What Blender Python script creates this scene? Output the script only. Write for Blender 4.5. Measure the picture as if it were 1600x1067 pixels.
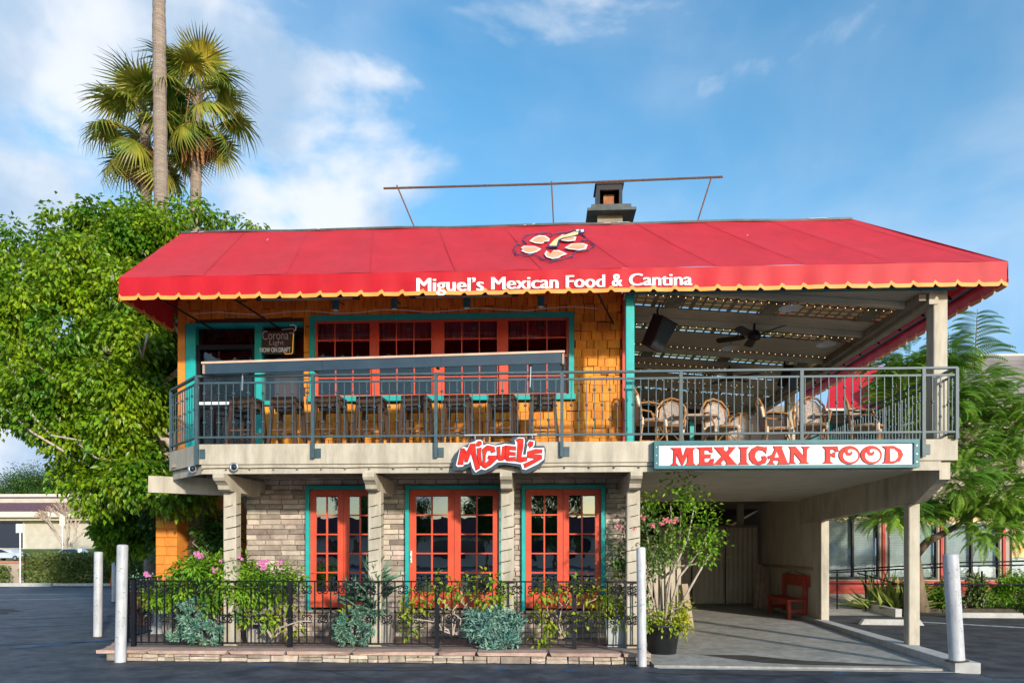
import bpy, math, random
import numpy as np
from mathutils import Vector, Matrix
random.seed(7); R = random.Random(11)
PI = math.pi; rad = math.radians
scene = bpy.context.scene
for o in list(bpy.data.objects): bpy.data.objects.remove(o)
COL = scene.collection

# ---------------------------------------------------------------- camera, sky, sun, exposure
cd = bpy.data.cameras.new('camera'); cam = bpy.data.objects.new('camera', cd); COL.objects.link(cam)
cam.location = (0, 0, 1.6); cam.rotation_euler = (rad(90), 0, math.atan(50/1100))
cd.sensor_width = 36; cd.lens = 1100/1600*36; cd.shift_y = (862-533.5)/1600; cd.clip_start = .05; cd.clip_end = 2000
scene.camera = cam
SUN_EL, SUN_AZ = rad(16), rad(30)                     # azimuth measured from straight behind the camera towards the right
sdir = Vector((math.sin(SUN_AZ)*math.cos(SUN_EL), -math.cos(SUN_AZ)*math.cos(SUN_EL), math.sin(SUN_EL)))
sl = bpy.data.lights.new('sun', 'SUN'); sl.energy = 3.0; sl.angle = rad(2.5); sl.color = (1, .91, .78)
so = bpy.data.objects.new('sun', sl); COL.objects.link(so); so.rotation_euler = sdir.to_track_quat('Z', 'Y').to_euler(); so.location = (8, -8, 20)
w = bpy.data.worlds.new('World'); scene.world = w; w.use_nodes = True
nt = w.node_tree; N = nt.nodes; L = nt.links; N.clear()
def nd(t, **k):
    n = N.new(t)
    for a, b in k.items(): setattr(n, a, b)
    return n
out = nd('ShaderNodeOutputWorld'); bg = nd('ShaderNodeBackground'); bg.inputs[1].default_value = .15
sky = nd('ShaderNodeTexSky', sky_type='NISHITA', sun_disc=False, sun_elevation=SUN_EL, sun_rotation=PI-SUN_AZ, air_density=1.2, dust_density=.4, ozone_density=2.0)
hsv = nd('ShaderNodeHueSaturation'); hsv.inputs['Hue'].default_value = .494; hsv.inputs['Saturation'].default_value = 1.30; hsv.inputs['Value'].default_value = 1.12
L.new(sky.outputs[0], hsv.inputs['Color'])
tc = nd('ShaderNodeTexCoord')
def vm(op, a, b=None):
    n = nd('ShaderNodeVectorMath', operation=op)
    L.new(a, n.inputs[0])
    if b is not None:
        if isinstance(b, tuple): n.inputs[1].default_value = b
        else: L.new(b, n.inputs[1])
    return n
def mm(op, a, b=0.0, c=None, clamp=False):
    n = nd('ShaderNodeMath', operation=op, use_clamp=clamp)
    for i, q in enumerate((a, b, c)):
        if q is None: continue
        if isinstance(q, (int, float)): n.inputs[i].default_value = q
        else: L.new(q, n.inputs[i])
    return n.outputs[0]
dr = tc.outputs['Generated']
bank = vm('DOT_PRODUCT', dr, (-.9, .30, -1.0)).outputs['Value']
n1 = nd('ShaderNodeTexNoise'); n1.inputs['Scale'].default_value = 3.1; n1.inputs['Detail'].default_value = 9; n1.inputs['Roughness'].default_value = .52; n1.inputs['Distortion'].default_value = .35
mp = nd('ShaderNodeMapping'); mp.inputs['Scale'].default_value = (1, 1, 1.9); mp.inputs['Location'].default_value = (7.14, 7.398, 4.365); L.new(dr, mp.inputs[0]); L.new(mp.outputs[0], n1.inputs['Vector'])
n2 = nd('ShaderNodeTexNoise'); n2.inputs['Scale'].default_value = 1.7; n2.inputs['Detail'].default_value = 5
mp2 = nd('ShaderNodeMapping'); mp2.inputs['Location'].default_value = (2.355, .004, 5.965); L.new(dr, mp2.inputs[0]); L.new(mp2.outputs[0], n2.inputs['Vector'])
mr = nd('ShaderNodeMapRange', interpolation_type='SMOOTHSTEP'); mr.inputs[1].default_value = .02; mr.inputs[2].default_value = .42
L.new(mm('ADD', mm('MULTIPLY', bank, .72), mm('MULTIPLY', mm('SUBTRACT', n1.outputs[0], .455), 2.7)), mr.inputs[0])
wr = nd('ShaderNodeMapRange', interpolation_type='SMOOTHSTEP'); wr.inputs[1].default_value = .43; wr.inputs[2].default_value = .76; wr.inputs[4].default_value = .5
L.new(mm('ADD', mm('MULTIPLY', n1.outputs[0], .5), mm('MULTIPLY', n2.outputs[0], .62)), wr.inputs[0])
cov = mm('MAXIMUM', mr.outputs[0], wr.outputs[0])
sx3 = nd('ShaderNodeSeparateXYZ'); L.new(dr, sx3.inputs[0]); hr_ = nd('ShaderNodeMapRange', interpolation_type='SMOOTHSTEP'); hr_.inputs[1].default_value = .50; hr_.inputs[2].default_value = .06; hr_.inputs[4].default_value = 1; L.new(sx3.outputs[2], hr_.inputs[0])
sd_ = vm('DOT_PRODUCT', dr, (math.sin(SUN_AZ), -math.cos(SUN_AZ), 0.0)).outputs['Value']
hz = nd('ShaderNodeMix', data_type='RGBA'); L.new(mm('MULTIPLY', hr_.outputs[0], mm('SUBTRACT', .55, mm('MULTIPLY', sd_, .6), clamp=True)), hz.inputs[0]); L.new(hsv.outputs[0], hz.inputs[6]); hz.inputs[7].default_value = (.75, 2.2, 4.5, 1)
cs = nd('ShaderNodeMapRange', interpolation_type='SMOOTHSTEP'); cs.inputs[1].default_value = .38; cs.inputs[2].default_value = .62; n3 = nd('ShaderNodeTexNoise'); n3.inputs['Scale'].default_value = 5.5; n3.inputs['Detail'].default_value = 8; L.new(mp2.outputs[0], n3.inputs['Vector']); L.new(n3.outputs[0], cs.inputs[0])
cc = nd('ShaderNodeMix', data_type='RGBA'); L.new(cs.outputs[0], cc.inputs[0]); cc.inputs[6].default_value = (2.1, 2.8, 3.7, 1); cc.inputs[7].default_value = (4.2, 4.35, 4.6, 1)
cm = nd('ShaderNodeMix', data_type='RGBA'); L.new(mm('MULTIPLY', cov, .93), cm.inputs[0]); L.new(hz.outputs[2], cm.inputs[6]); L.new(cc.outputs[2], cm.inputs[7])
L.new(cm.outputs[2], bg.inputs[0]); L.new(bg.outputs[0], out.inputs[0])
scene.view_settings.view_transform = 'Standard'; scene.view_settings.look = 'None'
scene.view_settings.exposure = 0.62; scene.view_settings.gamma = 1; scene.view_settings.use_curve_mapping = False

# ---------------------------------------------------------------- materials
MAT = {}
def mat(name, c1, c2=None, scale=6, rough=.7, bump=0, rnd=0, spec=.4, metal=0, stretch=None, sheen=0, trans=0, emit=None, estr=0, island=0, coat=0, bscale=None, detail=6, grime=0):
    m = bpy.data.materials.new(name); m.use_nodes = True; t = m.node_tree; n = t.nodes; l = t.links
    p = n['Principled BSDF']; p.inputs['Roughness'].default_value = rough; p.inputs['Metallic'].default_value = metal
    p.inputs['Specular IOR Level'].default_value = spec; p.inputs['Sheen Weight'].default_value = sheen; p.inputs['Coat Weight'].default_value = coat
    c1 = tuple(c1)+(1,)
    g = n.new('ShaderNodeNewGeometry'); mp = n.new('ShaderNodeMapping'); l.new(g.outputs['Position'], mp.inputs[0])
    if stretch: mp.inputs['Scale'].default_value = stretch
    src = None
    if c2 is not None:
        no = n.new('ShaderNodeTexNoise'); no.inputs['Scale'].default_value = scale; no.inputs['Detail'].default_value = detail; no.inputs['Roughness'].default_value = .6
        l.new(mp.outputs[0], no.inputs['Vector'])
        r = n.new('ShaderNodeMapRange'); r.inputs[1].default_value = .35; r.inputs[2].default_value = .65; l.new(no.outputs[0], r.inputs[0])
        mx = n.new('ShaderNodeMix'); mx.data_type = 'RGBA'; l.new(r.outputs[0], mx.inputs[0]); mx.inputs[6].default_value = c1; mx.inputs[7].default_value = tuple(c2)+(1,)
        src = mx.outputs[2]
    if rnd or island:
        h = n.new('ShaderNodeHueSaturation')
        if src: l.new(src, h.inputs['Color'])
        else: h.inputs['Color'].default_value = c1
        if rnd: oi = n.new('ShaderNodeObjectInfo'); rs = oi.outputs['Random']
        else: rs = g.outputs['Random Per Island']
        a = rnd or island
        r2 = n.new('ShaderNodeMapRange'); l.new(rs, r2.inputs[0]); r2.inputs[3].default_value = 1-a; r2.inputs[4].default_value = 1+a; l.new(r2.outputs[0], h.inputs['Value'])
        r3 = n.new('ShaderNodeMapRange'); m3 = n.new('ShaderNodeMath'); m3.operation = 'MULTIPLY'; m3.inputs[1].default_value = 7.3; m4 = n.new('ShaderNodeMath'); m4.operation = 'FRACT'
        l.new(rs, m3.inputs[0]); l.new(m3.outputs[0], m4.inputs[0]); l.new(m4.outputs[0], r3.inputs[0]); r3.inputs[3].default_value = .5-a*.035; r3.inputs[4].default_value = .5+a*.035; l.new(r3.outputs[0], h.inputs['Hue'])
        src = h.outputs[0]
    if grime:
        gm = n.new('ShaderNodeMapping'); gm.inputs['Scale'].default_value = (2.6, 2.6, .45); l.new(g.outputs['Position'], gm.inputs[0])
        gn = n.new('ShaderNodeTexNoise'); gn.inputs['Scale'].default_value = 2.2; gn.inputs['Detail'].default_value = 10; gn.inputs['Roughness'].default_value = .72; l.new(gm.outputs[0], gn.inputs['Vector'])
        gr = n.new('ShaderNodeMapRange'); gr.inputs[1].default_value = .42; gr.inputs[2].default_value = .72; gr.inputs[4].default_value = grime; l.new(gn.outputs[0], gr.inputs[0])
        gx_ = n.new('ShaderNodeMix'); gx_.data_type = 'RGBA'; l.new(gr.outputs[0], gx_.inputs[0]); gx_.inputs[7].default_value = (c1[0]*.30, c1[1]*.28, c1[2]*.26, 1)
        if src: l.new(src, gx_.inputs[6])
        else: gx_.inputs[6].default_value = c1
        src = gx_.outputs[2]
    if src: l.new(src, p.inputs['Base Color'])
    else: p.inputs['Base Color'].default_value = c1
    if bump:
        b = n.new('ShaderNodeBump'); b.inputs['Strength'].default_value = bump; b.inputs['Distance'].default_value = .02
        nb = n.new('ShaderNodeTexNoise'); nb.inputs['Scale'].default_value = bscale or scale*3; nb.inputs['Detail'].default_value = 8; l.new(mp.outputs[0], nb.inputs['Vector'])
        l.new(nb.outputs[0], b.inputs['Height']); l.new(b.outputs[0], p.inputs['Normal'])
    if emit:
        p.inputs['Emission Color'].default_value = tuple(emit)+(1,); p.inputs['Emission Strength'].default_value = estr
    if trans:
        tr = n.new('ShaderNodeBsdfTranslucent'); ms = n.new('ShaderNodeMixShader'); ms.inputs[0].default_value = trans
        if src: l.new(src, tr.inputs[0])
        else: tr.inputs[0].default_value = c1
        l.new(p.outputs[0], ms.inputs[1]); l.new(tr.outputs[0], ms.inputs[2]); l.new(ms.outputs[0], n['Material Output'].inputs[0])
    MAT[name] = m
    return m
def glass(name, refl, tint, rough=.0):
    m = bpy.data.materials.new(name); m.use_nodes = True; t = m.node_tree; n = t.nodes; l = t.links; n.remove(n['Principled BSDF'])
    tr = n.new('ShaderNodeBsdfTransparent'); tr.inputs[0].default_value = tuple(tint)+(1,); gl = n.new('ShaderNodeBsdfGlossy'); gl.inputs['Roughness'].default_value = rough
    gl.inputs[0].default_value = (.92, .97, 1, 1)
    lw = n.new('ShaderNodeFresnel'); lw.inputs[0].default_value = 1.5; ad = n.new('ShaderNodeMath'); ad.operation = 'ADD'; ad.use_clamp = True; ad.inputs[1].default_value = refl
    l.new(lw.outputs[0], ad.inputs[0]); ms = n.new('ShaderNodeMixShader'); l.new(ad.outputs[0], ms.inputs[0]); l.new(tr.outputs[0], ms.inputs[1]); l.new(gl.outputs[0], ms.inputs[2])
    no = n.new('ShaderNodeTexNoise'); no.inputs['Scale'].default_value = 3; g = n.new('ShaderNodeNewGeometry'); l.new(g.outputs['Position'], no.inputs['Vector'])
    b = n.new('ShaderNodeBump'); b.inputs['Strength'].default_value = .03; b.inputs['Distance'].default_value = .03; l.new(no.outputs[0], b.inputs['Height']); l.new(b.outputs[0], gl.inputs['Normal'])
    l.new(ms.outputs[0], n['Material Output'].inputs[0]); MAT[name] = m
mat('asphalt', (.016, .034, .064), (.095, .118, .150), 1.9, .6, .6, bscale=120, spec=.5, grime=.8, detail=12)  # navy tint of shaded asphalt is put into the base colour
mat('asphalt_old', (.04, .042, .048), (.10, .10, .105), 2.4, .9, .5, bscale=140, spec=.2)
mat('concrete', (.32, .305, .275), (.46, .44, .40), 1.7, .85, .3, bscale=60, grime=.6)
mat('concrete_light', (.42, .41, .39), (.55, .53, .50), 5, .85, .2)
mat('patio', (.20, .15, .135), (.28, .22, .20), 4, .8, .3)
mat('earth', (.06, .045, .03), (.10, .08, .05), 6, .95, .4)
mat('lawn', (.05, .10, .02), (.09, .15, .03), 5, .95, .4)
mat('white_line', (.62, .66, .70), (.25, .28, .32), 9, .7)
mat('blue_line', (.03, .13, .30), (.04, .06, .10), 7, .8)
mat('stain', (.055, .045, .04), (.09, .08, .07), 5, .6)
mat('brick', (.36, .28, .23), (.56, .47, .39), 5, .9, .5, rnd=.45, bscale=60)
mat('mortar', (.22, .19, .16), (.30, .27, .23), 12, .95, .3)
mat('stone', (.33, .26, .20), (.50, .42, .34), 7, .85, .6, rnd=.42, bscale=26)
mat('cap_stone', (.42, .27, .21), (.54, .38, .31), 5, .8, .4, rnd=.14, bscale=30)
mat('shingle', (.66, .22, .025), (.84, .34, .04), 3, .75, .35, rnd=.17, bscale=40, stretch=(6, 6, 1))
mat('orange_stucco', (.66, .21, .03), (.80, .29, .045), 3, .8, .3, rnd=.08)
mat('shingle_gap', (.10, .04, .02), None, rough=.9)
mat('teal', (.01, .36, .34), (.02, .44, .41), 5, .45, .05)
mat('teal_dark', (.02, .13, .16), (.03, .17, .20), 5, .5, .05)
mat('rail_steel', (.035, .075, .095), (.055, .10, .12), 9, .5, spec=.45)
mat('red_frame', (.62, .075, .035), (.72, .10, .045), 4, .42, .05)
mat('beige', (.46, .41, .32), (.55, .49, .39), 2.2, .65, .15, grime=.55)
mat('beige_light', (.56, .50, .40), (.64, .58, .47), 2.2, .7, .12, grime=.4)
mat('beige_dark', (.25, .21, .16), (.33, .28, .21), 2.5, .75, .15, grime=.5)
mat('canvas', (.50, .003, .012), (.57, .006, .018), 2.2, .55, .10, sheen=.10, spec=.35, bscale=5, trans=.05, grime=.2)
mat('dark_metal', (.05, .06, .065), (.09, .10, .10), 8, .5)
mat('trim_orange', (.80, .30, .06), (.86, .36, .08), 6, .6)
mat('text_white', (.82, .80, .78), None, rough=.6)
mat('print_navy', (.05, .04, .12), None, rough=.6)
mat('print_orange', (.85, .32, .17), (.90, .40, .22), 9, .6)
mat('print_yellow', (.85, .65, .20), (.88, .75, .35), 14, .6)
mat('black_iron', (.006, .007, .012), (.010, .011, .016), 9, .55, spec=.25)
mat('black_tube', (.015, .012, .015), None, rough=.5)
mat('bollard_paint', (.50, .51, .54), (.62, .63, .66), 3, .45, .08, grime=.7)
mat('chip', (.10, .09, .10), (.25, .24, .24), 20, .8)
mat('sign_white', (.72, .74, .78), (.80, .81, .84), 3, .4, coat=.2, grime=.25)
mat('letter_red', (.58, .006, .008), (.66, .035, .012), 8, .5, spec=.25)
mat('letter_edge', (.10, .02, .04), None, rough=.5)
mat('sign_back', (.035, .055, .075), None, rough=.5)
mat('stool_wood', (.045, .026, .02), (.085, .05, .036), 5, .5, .2, stretch=(8, 8, 1))
mat('mid_leaf', (.07, .15, .03), (.16, .26, .05), 2, .5, island=.4, trans=.3)
mat('wood_brown', (.10, .052, .032), (.17, .09, .055), 5, .55, .2, stretch=(8, 8, 1))
mat('wood_grey', (.30, .22, .16), (.42, .32, .24), 6, .8, .2)
mat('counter_top', (.60, .36, .25), (.70, .46, .34), 5, .6, .1)
mat('counter_blue', (.018, .042, .07), (.028, .056, .085), 4, .5)
mat('rattan', (.33, .15, .05), (.46, .24, .09), 14, .5, .2)
mat('rattan_wrap', (.66, .54, .38), (.74, .63, .47), 20, .6)
mat('weave', (.60, .52, .46), (.20, .14, .12), 95, .7, detail=1)
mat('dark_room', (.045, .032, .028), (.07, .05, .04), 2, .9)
mat('dark_floor', (.07, .05, .04), None, rough=.7)
mat('curtain', (.30, .06, .10), (.48, .18, .22), 4, .9, stretch=(14, 1, .3))
mat('cloth_cream', (.62, .60, .50), None, rough=.8)
mat('steel', (.42, .44, .46), (.52, .54, .56), 6, .35, metal=.7)
mat('chimney_rust', (.30, .11, .05), (.42, .18, .08), 7, .8)
mat('lath', (.16, .15, .10), (.33, .31, .23), 3, .8)
mat('sheet', (.95, .70, .22), (.97, .78, .30), 2, .6, trans=.92)
mat('ceiling', (.52, .47, .37), (.62, .56, .45), 2, .8)
mat('bulb', (1, .7, .4), None, emit=(1, .60, .25), estr=2.2)
mat('lens', (.02, .02, .025), None, rough=.08, spec=.8)
mat('white_plastic', (.72, .74, .76), None, rough=.4)
mat('neon_pink', (.40, .30, .33), None, rough=.3, emit=(1, .8, .85), estr=.02)
mat('neon_white', (.6, .6, .6), None, rough=.3, emit=(1, 1, 1), estr=.06)
mat('neon_yellow', (.9, .5, .08), None, rough=.3, emit=(1, .5, .05), estr=.3)  # neon tubes carry a weak emission, a faint glow
mat('bench_red', (.42, .045, .025), (.55, .09, .05), 6, .55, .15)
mat('corrugated', (.50, .44, .34), (.60, .53, .42), 2, .7, .1)
mat('black_pot', (.02, .024, .028), (.035, .04, .045), 5, .5)
mat('terracotta', (.45, .16, .09), (.55, .22, .13), 5, .8)
mat('grey_pot', (.36, .38, .37), (.48, .50, .49), 4, .75, .1)
mat('tile_blue', (.04, .06, .32), None, rough=.3)
mat('bark', (.14, .095, .065), (.24, .175, .12), 8, .9, .7, bscale=30, stretch=(1, 1, .4))
mat('palm_bark', (.20, .155, .125), (.34, .28, .23), 8, .9, .9, bscale=10, stretch=(.5, .5, 5))
mat('branch_pale', (.38, .30, .24), (.52, .43, .36), 8, .8, .2)
mat('ficus_leaf', (.07, .21, .01), (.31, .45, .014), 1.1, .36, island=.5, trans=.42, spec=.5)
mat('hedge_leaf', (.12, .19, .04), (.24, .29, .09), 2, .5, island=.4, trans=.25)
mat('shrub_leaf', (.10, .28, .015), (.26, .44, .03), 3, .45, island=.35, trans=.35)
mat('vine_leaf', (.16, .34, .02), (.46, .46, .04), 2.5, .5, island=.3, trans=.35)
mat('dark_leaf', (.035, .10, .015), (.07, .16, .025), 2, .5, island=.4, trans=.2)
mat('palm_leaf', (.06, .16, .015), (.42, .36, .05), .8, .42, island=.35, trans=.25)
mat('palm_dead', (.36, .17, .06), (.50, .27, .11), 3, .8, island=.3, trans=.2)
mat('fern_leaf', (.10, .26, .025), (.27, .44, .04), 1, .5, island=.3, trans=.35)
mat('succulent', (.07, .21, .17), (.24, .38, .27), 5, .45, island=.45)
mat('finger_succulent', (.10, .26, .24), (.26, .42, .33), 5, .45, island=.45)
mat('agave', (.08, .18, .12), (.16, .27, .17), 5, .5, island=.25)
mat('flax', (.35, .38, .10), (.16, .24, .05), 6, .5, island=.3)
mat('pink_flower', (.75, .20, .50), (.85, .38, .62), 12, .6, island=.2, trans=.3)
mat('rose_flower', (.75, .18, .22), (.85, .34, .36), 12, .6, island=.2, trans=.3)
mat('far_stucco', (.48, .44, .36), (.56, .52, .44), 1, .85)
mat('far_trim', (.66, .62, .54), None, rough=.8)
mat('far_roof', (.10, .055, .075), (.14, .08, .10), 2, .85, .2)
mat('far_glass', (.02, .025, .04), None, rough=.1, spec=.7)
mat('grey_roof', (.17, .155, .155), (.24, .22, .215), 1.5, .8, .2, rnd=.10)
mat('neigh_wall', (.40, .33, .26), (.46, .39, .31), 2, .8)
mat('neigh_red', (.45, .04, .03), (.52, .06, .04), 2, .6)
mat('blind', (.58, .64, .62), (.66, .72, .70), 3, .6)
mat('red_paint', (.60, .10, .06), None, rough=.6)
mat('sign_blue', (.03, .16, .55), None, rough=.4)
mat('car_blue', (.20, .33, .40), None, rough=.25, spec=.6, coat=.8)
mat('car_white', (.55, .60, .66), None, rough=.25, spec=.6, coat=.8)
mat('tyre', (.015, .015, .017), None, rough=.8)
mat('cloth_white', (.68, .70, .74), None, rough=.85)
mat('cloth_denim', (.06, .12, .28), None, rough=.9)
mat('skin', (.45, .26, .17), None, rough=.6)
mat('hair', (.03, .02, .015), None, rough=.7)
mat('dark_glass', (.03, .035, .04), None, rough=.1, spec=.6)
glass('door_glass', .26, (.50, .60, .58)); glass('upper_glass', .04, (.66, .62, .62)); glass('neigh_glass', .10, (.75, .80, .80))

# ---------------------------------------------------------------- mesh helpers
class MB:
    def __init__(s): s.v = []; s.f = []
    def add(s, vs, fs):
        b = len(s.v); s.v += [tuple(q) for q in vs]; s.f += [tuple(i+b for i in f) for f in fs]; return s
    def box(s, x0, y0, z0, x1, y1, z1):
        return s.add([(x, y, z) for z in (z0, z1) for y in (y0, y1) for x in (x0, x1)], [(0, 2, 3, 1), (4, 5, 7, 6), (0, 1, 5, 4), (2, 6, 7, 3), (0, 4, 6, 2), (1, 3, 7, 5)])
    def bev(s, x0, y0, z0, x1, y1, z1, b=.01):        # box with bevelled front (-y) edges
        v = [(x0, y1, z0), (x1, y1, z0), (x1, y1, z1), (x0, y1, z1), (x0, y0+b, z0), (x1, y0+b, z0), (x1, y0+b, z1), (x0, y0+b, z1), (x0+b, y0, z0+b), (x1-b, y0, z0+b), (x1-b, y0, z1-b), (x0+b, y0, z1-b)]
        return s.add(v, [(0, 3, 2, 1), (0, 1, 5, 4), (1, 2, 6, 5), (2, 3, 7, 6), (3, 0, 4, 7), (4, 5, 9, 8), (5, 6, 10, 9), (6, 7, 11, 10), (7, 4, 8, 11), (8, 9, 10, 11)])
    def quad(s, a, b, c, d): return s.add([a, b, c, d], [(0, 1, 2, 3)])
    def beam(s, p, q, wd, ht, up=(0, 0, 1)):           # rectangular bar from p to q
        p, q = Vector(p), Vector(q); d = (q-p).normalized(); u = Vector(up)
        if abs(d.dot(u)) > .98: u = Vector((0, 1, 0))
        x = d.cross(u).normalized()*wd/2; y = x.cross(d).normalized()*ht/2
        v = [p-x-y, p+x-y, p+x+y, p-x+y, q-x-y, q+x-y, q+x+y, q-x+y]
        return s.add(v, [(3, 2, 1, 0), (4, 5, 6, 7), (0, 1, 5, 4), (1, 2, 6, 5), (2, 3, 7, 6), (3, 0, 4, 7)])
    def tube(s, pts, r, n=6, closed=False):
        pts = [Vector(p) for p in pts]; k = len(pts); rs = r if isinstance(r, (list, tuple)) else [r]*k
        vs = []; up = None
        for i, p in enumerate(pts):
            if closed: d = pts[(i+1) % k]-pts[i-1]
            else: d = pts[min(i+1, k-1)]-pts[max(i-1, 0)]
            d = d.normalized() if d.length > 1e-9 else Vector((0, 0, 1))
            if up is None: up = Vector((0, 0, 1)) if abs(d.z) < .9 else Vector((1, 0, 0))
            x = d.cross(up); x = x.normalized() if x.length > 1e-6 else Vector((1, 0, 0)); y = x.cross(d).normalized(); up = y
            for j in range(n):
                a = 2*PI*j/n; vs.append(p+(x*math.cos(a)+y*math.sin(a))*rs[i])
        fs = []
        for i in range(k if closed else k-1):
            a = i*n; b = ((i+1) % k)*n
            for j in range(n): fs.append((a+j, a+(j+1) % n, b+(j+1) % n, b+j))
        if not closed: fs += [tuple(range(n))[::-1], tuple(range((k-1)*n, k*n))]
        return s.add(vs, fs)
    def lathe(s, prof, c=(0, 0, 0), n=16, cap=True):
        vs = [(c[0]+r*math.cos(2*PI*j/n), c[1]+r*math.sin(2*PI*j/n), c[2]+z) for r, z in prof for j in range(n)]
        fs = [(i*n+j, i*n+(j+1) % n, (i+1)*n+(j+1) % n, (i+1)*n+j) for i in range(len(prof)-1) for j in range(n)]
        if cap: fs += [tuple(range(n))[::-1], tuple(range((len(prof)-1)*n, len(prof)*n))]
        return s.add(vs, fs)
    def prism(s, poly, y0, y1):                        # polygon (x, z) extruded along y
        k = len(poly); vs = [(x, y0, z) for x, z in poly]+[(x, y1, z) for x, z in poly]
        return s.add(vs, [tuple(range(k)), tuple(range(k, 2*k))[::-1]]+[(i, (i+1) % k, (i+1) % k+k, i+k) for i in range(k)])
    def prismx(s, poly, x0, x1):                       # polygon (y, z) extruded along x
        k = len(poly); vs = [(x0, y, z) for y, z in poly]+[(x1, y, z) for y, z in poly]
        return s.add(vs, [tuple(range(k)), tuple(range(k, 2*k))[::-1]]+[(i, (i+1) % k, (i+1) % k+k, i+k) for i in range(k)])
    def ball(s, c, r, n=8, m=5, sz=1):
        prof = [(max(r*math.sin(PI*i/m), 1e-4), -r*sz*math.cos(PI*i/m)) for i in range(m+1)]
        return s.lathe(prof, c, n)
    def mesh(s, name, m, smooth=False):
        me = bpy.data.meshes.new(name); me.from_pydata(s.v, [], s.f); me.materials.append(MAT[m]); me.validate(); me.update()
        bmn = __import__('bmesh'); b = bmn.new(); b.from_mesh(me); bmn.ops.recalc_face_normals(b, faces=b.faces); b.to_mesh(me); b.free()
        if smooth: me.polygons.foreach_set('use_smooth', [True]*len(me.polygons))
        return me
    def build(s, name, m, parent=None, smooth=False, loc=None, **k): return link(name, s.mesh(name, m, smooth), parent, loc, **k)
def link(name, me, parent=None, loc=None, rot=None, label=None, kind=None, scale=None):
    o = bpy.data.objects.new(name, me); COL.objects.link(o)
    if loc is not None: o.location = loc
    if rot is not None: o.rotation_euler = rot
    if scale is not None: o.scale = scale
    if parent is not None:
        o.parent = parent; o.matrix_parent_inverse = Matrix.Translation(-Vector(parent.get('_wl', (0, 0, 0))))
        if loc is not None: o['_wl'] = tuple(loc)
    if label: o['label'] = label
    if kind: o['kind'] = kind
    return o
def tag(o, label, cat, group=None, kind=None):
    o['label'] = label; o['category'] = cat
    if group: o['group'] = group
    if kind: o['kind'] = kind
    return o
def thing(name, label, cat, base=(0, 0, 0), group=None):
    o = bpy.data.objects.new(name, None); COL.objects.link(o); o.location = base; o['_wl'] = tuple(base); o.empty_display_size = .2
    return tag(o, label, cat, group)
def struct(name, mb, m): return mb.build(name, m, kind='structure')
KIDS = {}
def dup(root, loc, rz=0, label=None, sc=None, mats=None):
    if not KIDS.get('_'+root.name):
        KIDS['_'+root.name] = [(c, [g for g in bpy.data.objects if g.parent == c]) for c in bpy.data.objects if c.parent == root]
    r = root.copy(); COL.objects.link(r); r.location = loc; r.rotation_euler = (0, 0, rz)
    if sc: r.scale = (sc, sc, sc)
    if label: r['label'] = label
    for c, gs in KIDS['_'+root.name]:
        d = c.copy(); COL.objects.link(d); d.parent = r
        for g in gs: e = g.copy(); COL.objects.link(e); e.parent = d
    return r
def npmesh(name, V, F, m):
    V = np.asarray(V, np.float32).reshape(-1, 3); F = np.asarray(F, np.int32); k = F.shape[1]
    me = bpy.data.meshes.new(name); me.vertices.add(len(V)); me.vertices.foreach_set('co', V.ravel())
    me.loops.add(F.size); me.loops.foreach_set('vertex_index', F.ravel()); me.polygons.add(len(F))
    me.polygons.foreach_set('loop_start', np.arange(0, F.size, k, dtype=np.int32)); me.update(calc_edges=True); me.materials.append(MAT[m]); return me
rng = np.random.default_rng(5)
def norm(a): return a/np.maximum(np.linalg.norm(a, axis=1, keepdims=True), 1e-9)
def leaves(C, D, ln, wd, up=None, fold=.25):
    """kite leaves: base C, direction D, folded along the midrib"""
    n = len(C); D = norm(D); r = rng.normal(size=(n, 3)) if up is None else up+rng.normal(size=(n, 3))*.5
    S = norm(np.cross(D, r)); U = np.cross(S, D); ln = np.broadcast_to(ln, (n,))[:, None]*rng.uniform(.7, 1.25, (n, 1)); wd = np.broadcast_to(wd, (n,))[:, None]*rng.uniform(.8, 1.2, (n, 1))
    a = C; b = C+D*ln*.45+S*wd/2+U*wd*fold; c = C+D*ln-U*ln*.12; d = C+D*ln*.45-S*wd/2+U*wd*fold
    V = np.stack([a, b, c, d], 1).reshape(-1, 3); q = np.arange(n)[:, None]*4
    return V, np.concatenate([q+np.array([[0, 1, 2]]), q+np.array([[0, 2, 3]])])
def shell(c, r, n, inner=.55, sq=(1, 1, 1)):
    d = norm(rng.normal(size=(n, 3))); t = rng.uniform(inner, 1, (n, 1))**.6
    return np.array(c)+d*t*r*np.array(sq), d
def blob_leaves(blobs, per, ln, wd, droop=.7, clump=.22, lpc=14):
    """foliage: each blob is (x,y,z,r); leaf clumps sit on and inside it, leaves hang outward and down"""
    Cs, Ds = [], []
    for b in blobs:
        c, r = b[:3], b[3]; n = int(per*r*r)
        P, d = shell(c, r, max(n, 3), .45)
        k = rng.normal(size=(len(P), lpc, 3))*clump*.5; o = k+P[:, None, :]
        dd = d[:, None, :]*.7+norm(k.reshape(-1, 3)).reshape(k.shape)*.8+np.array([0, 0, -droop])
        Cs.append(o.reshape(-1, 3)); Ds.append(dd.reshape(-1, 3))
    return leaves(np.concatenate(Cs), np.concatenate(Ds), ln, wd, up=np.array([0, 0, 1.]))
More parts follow.
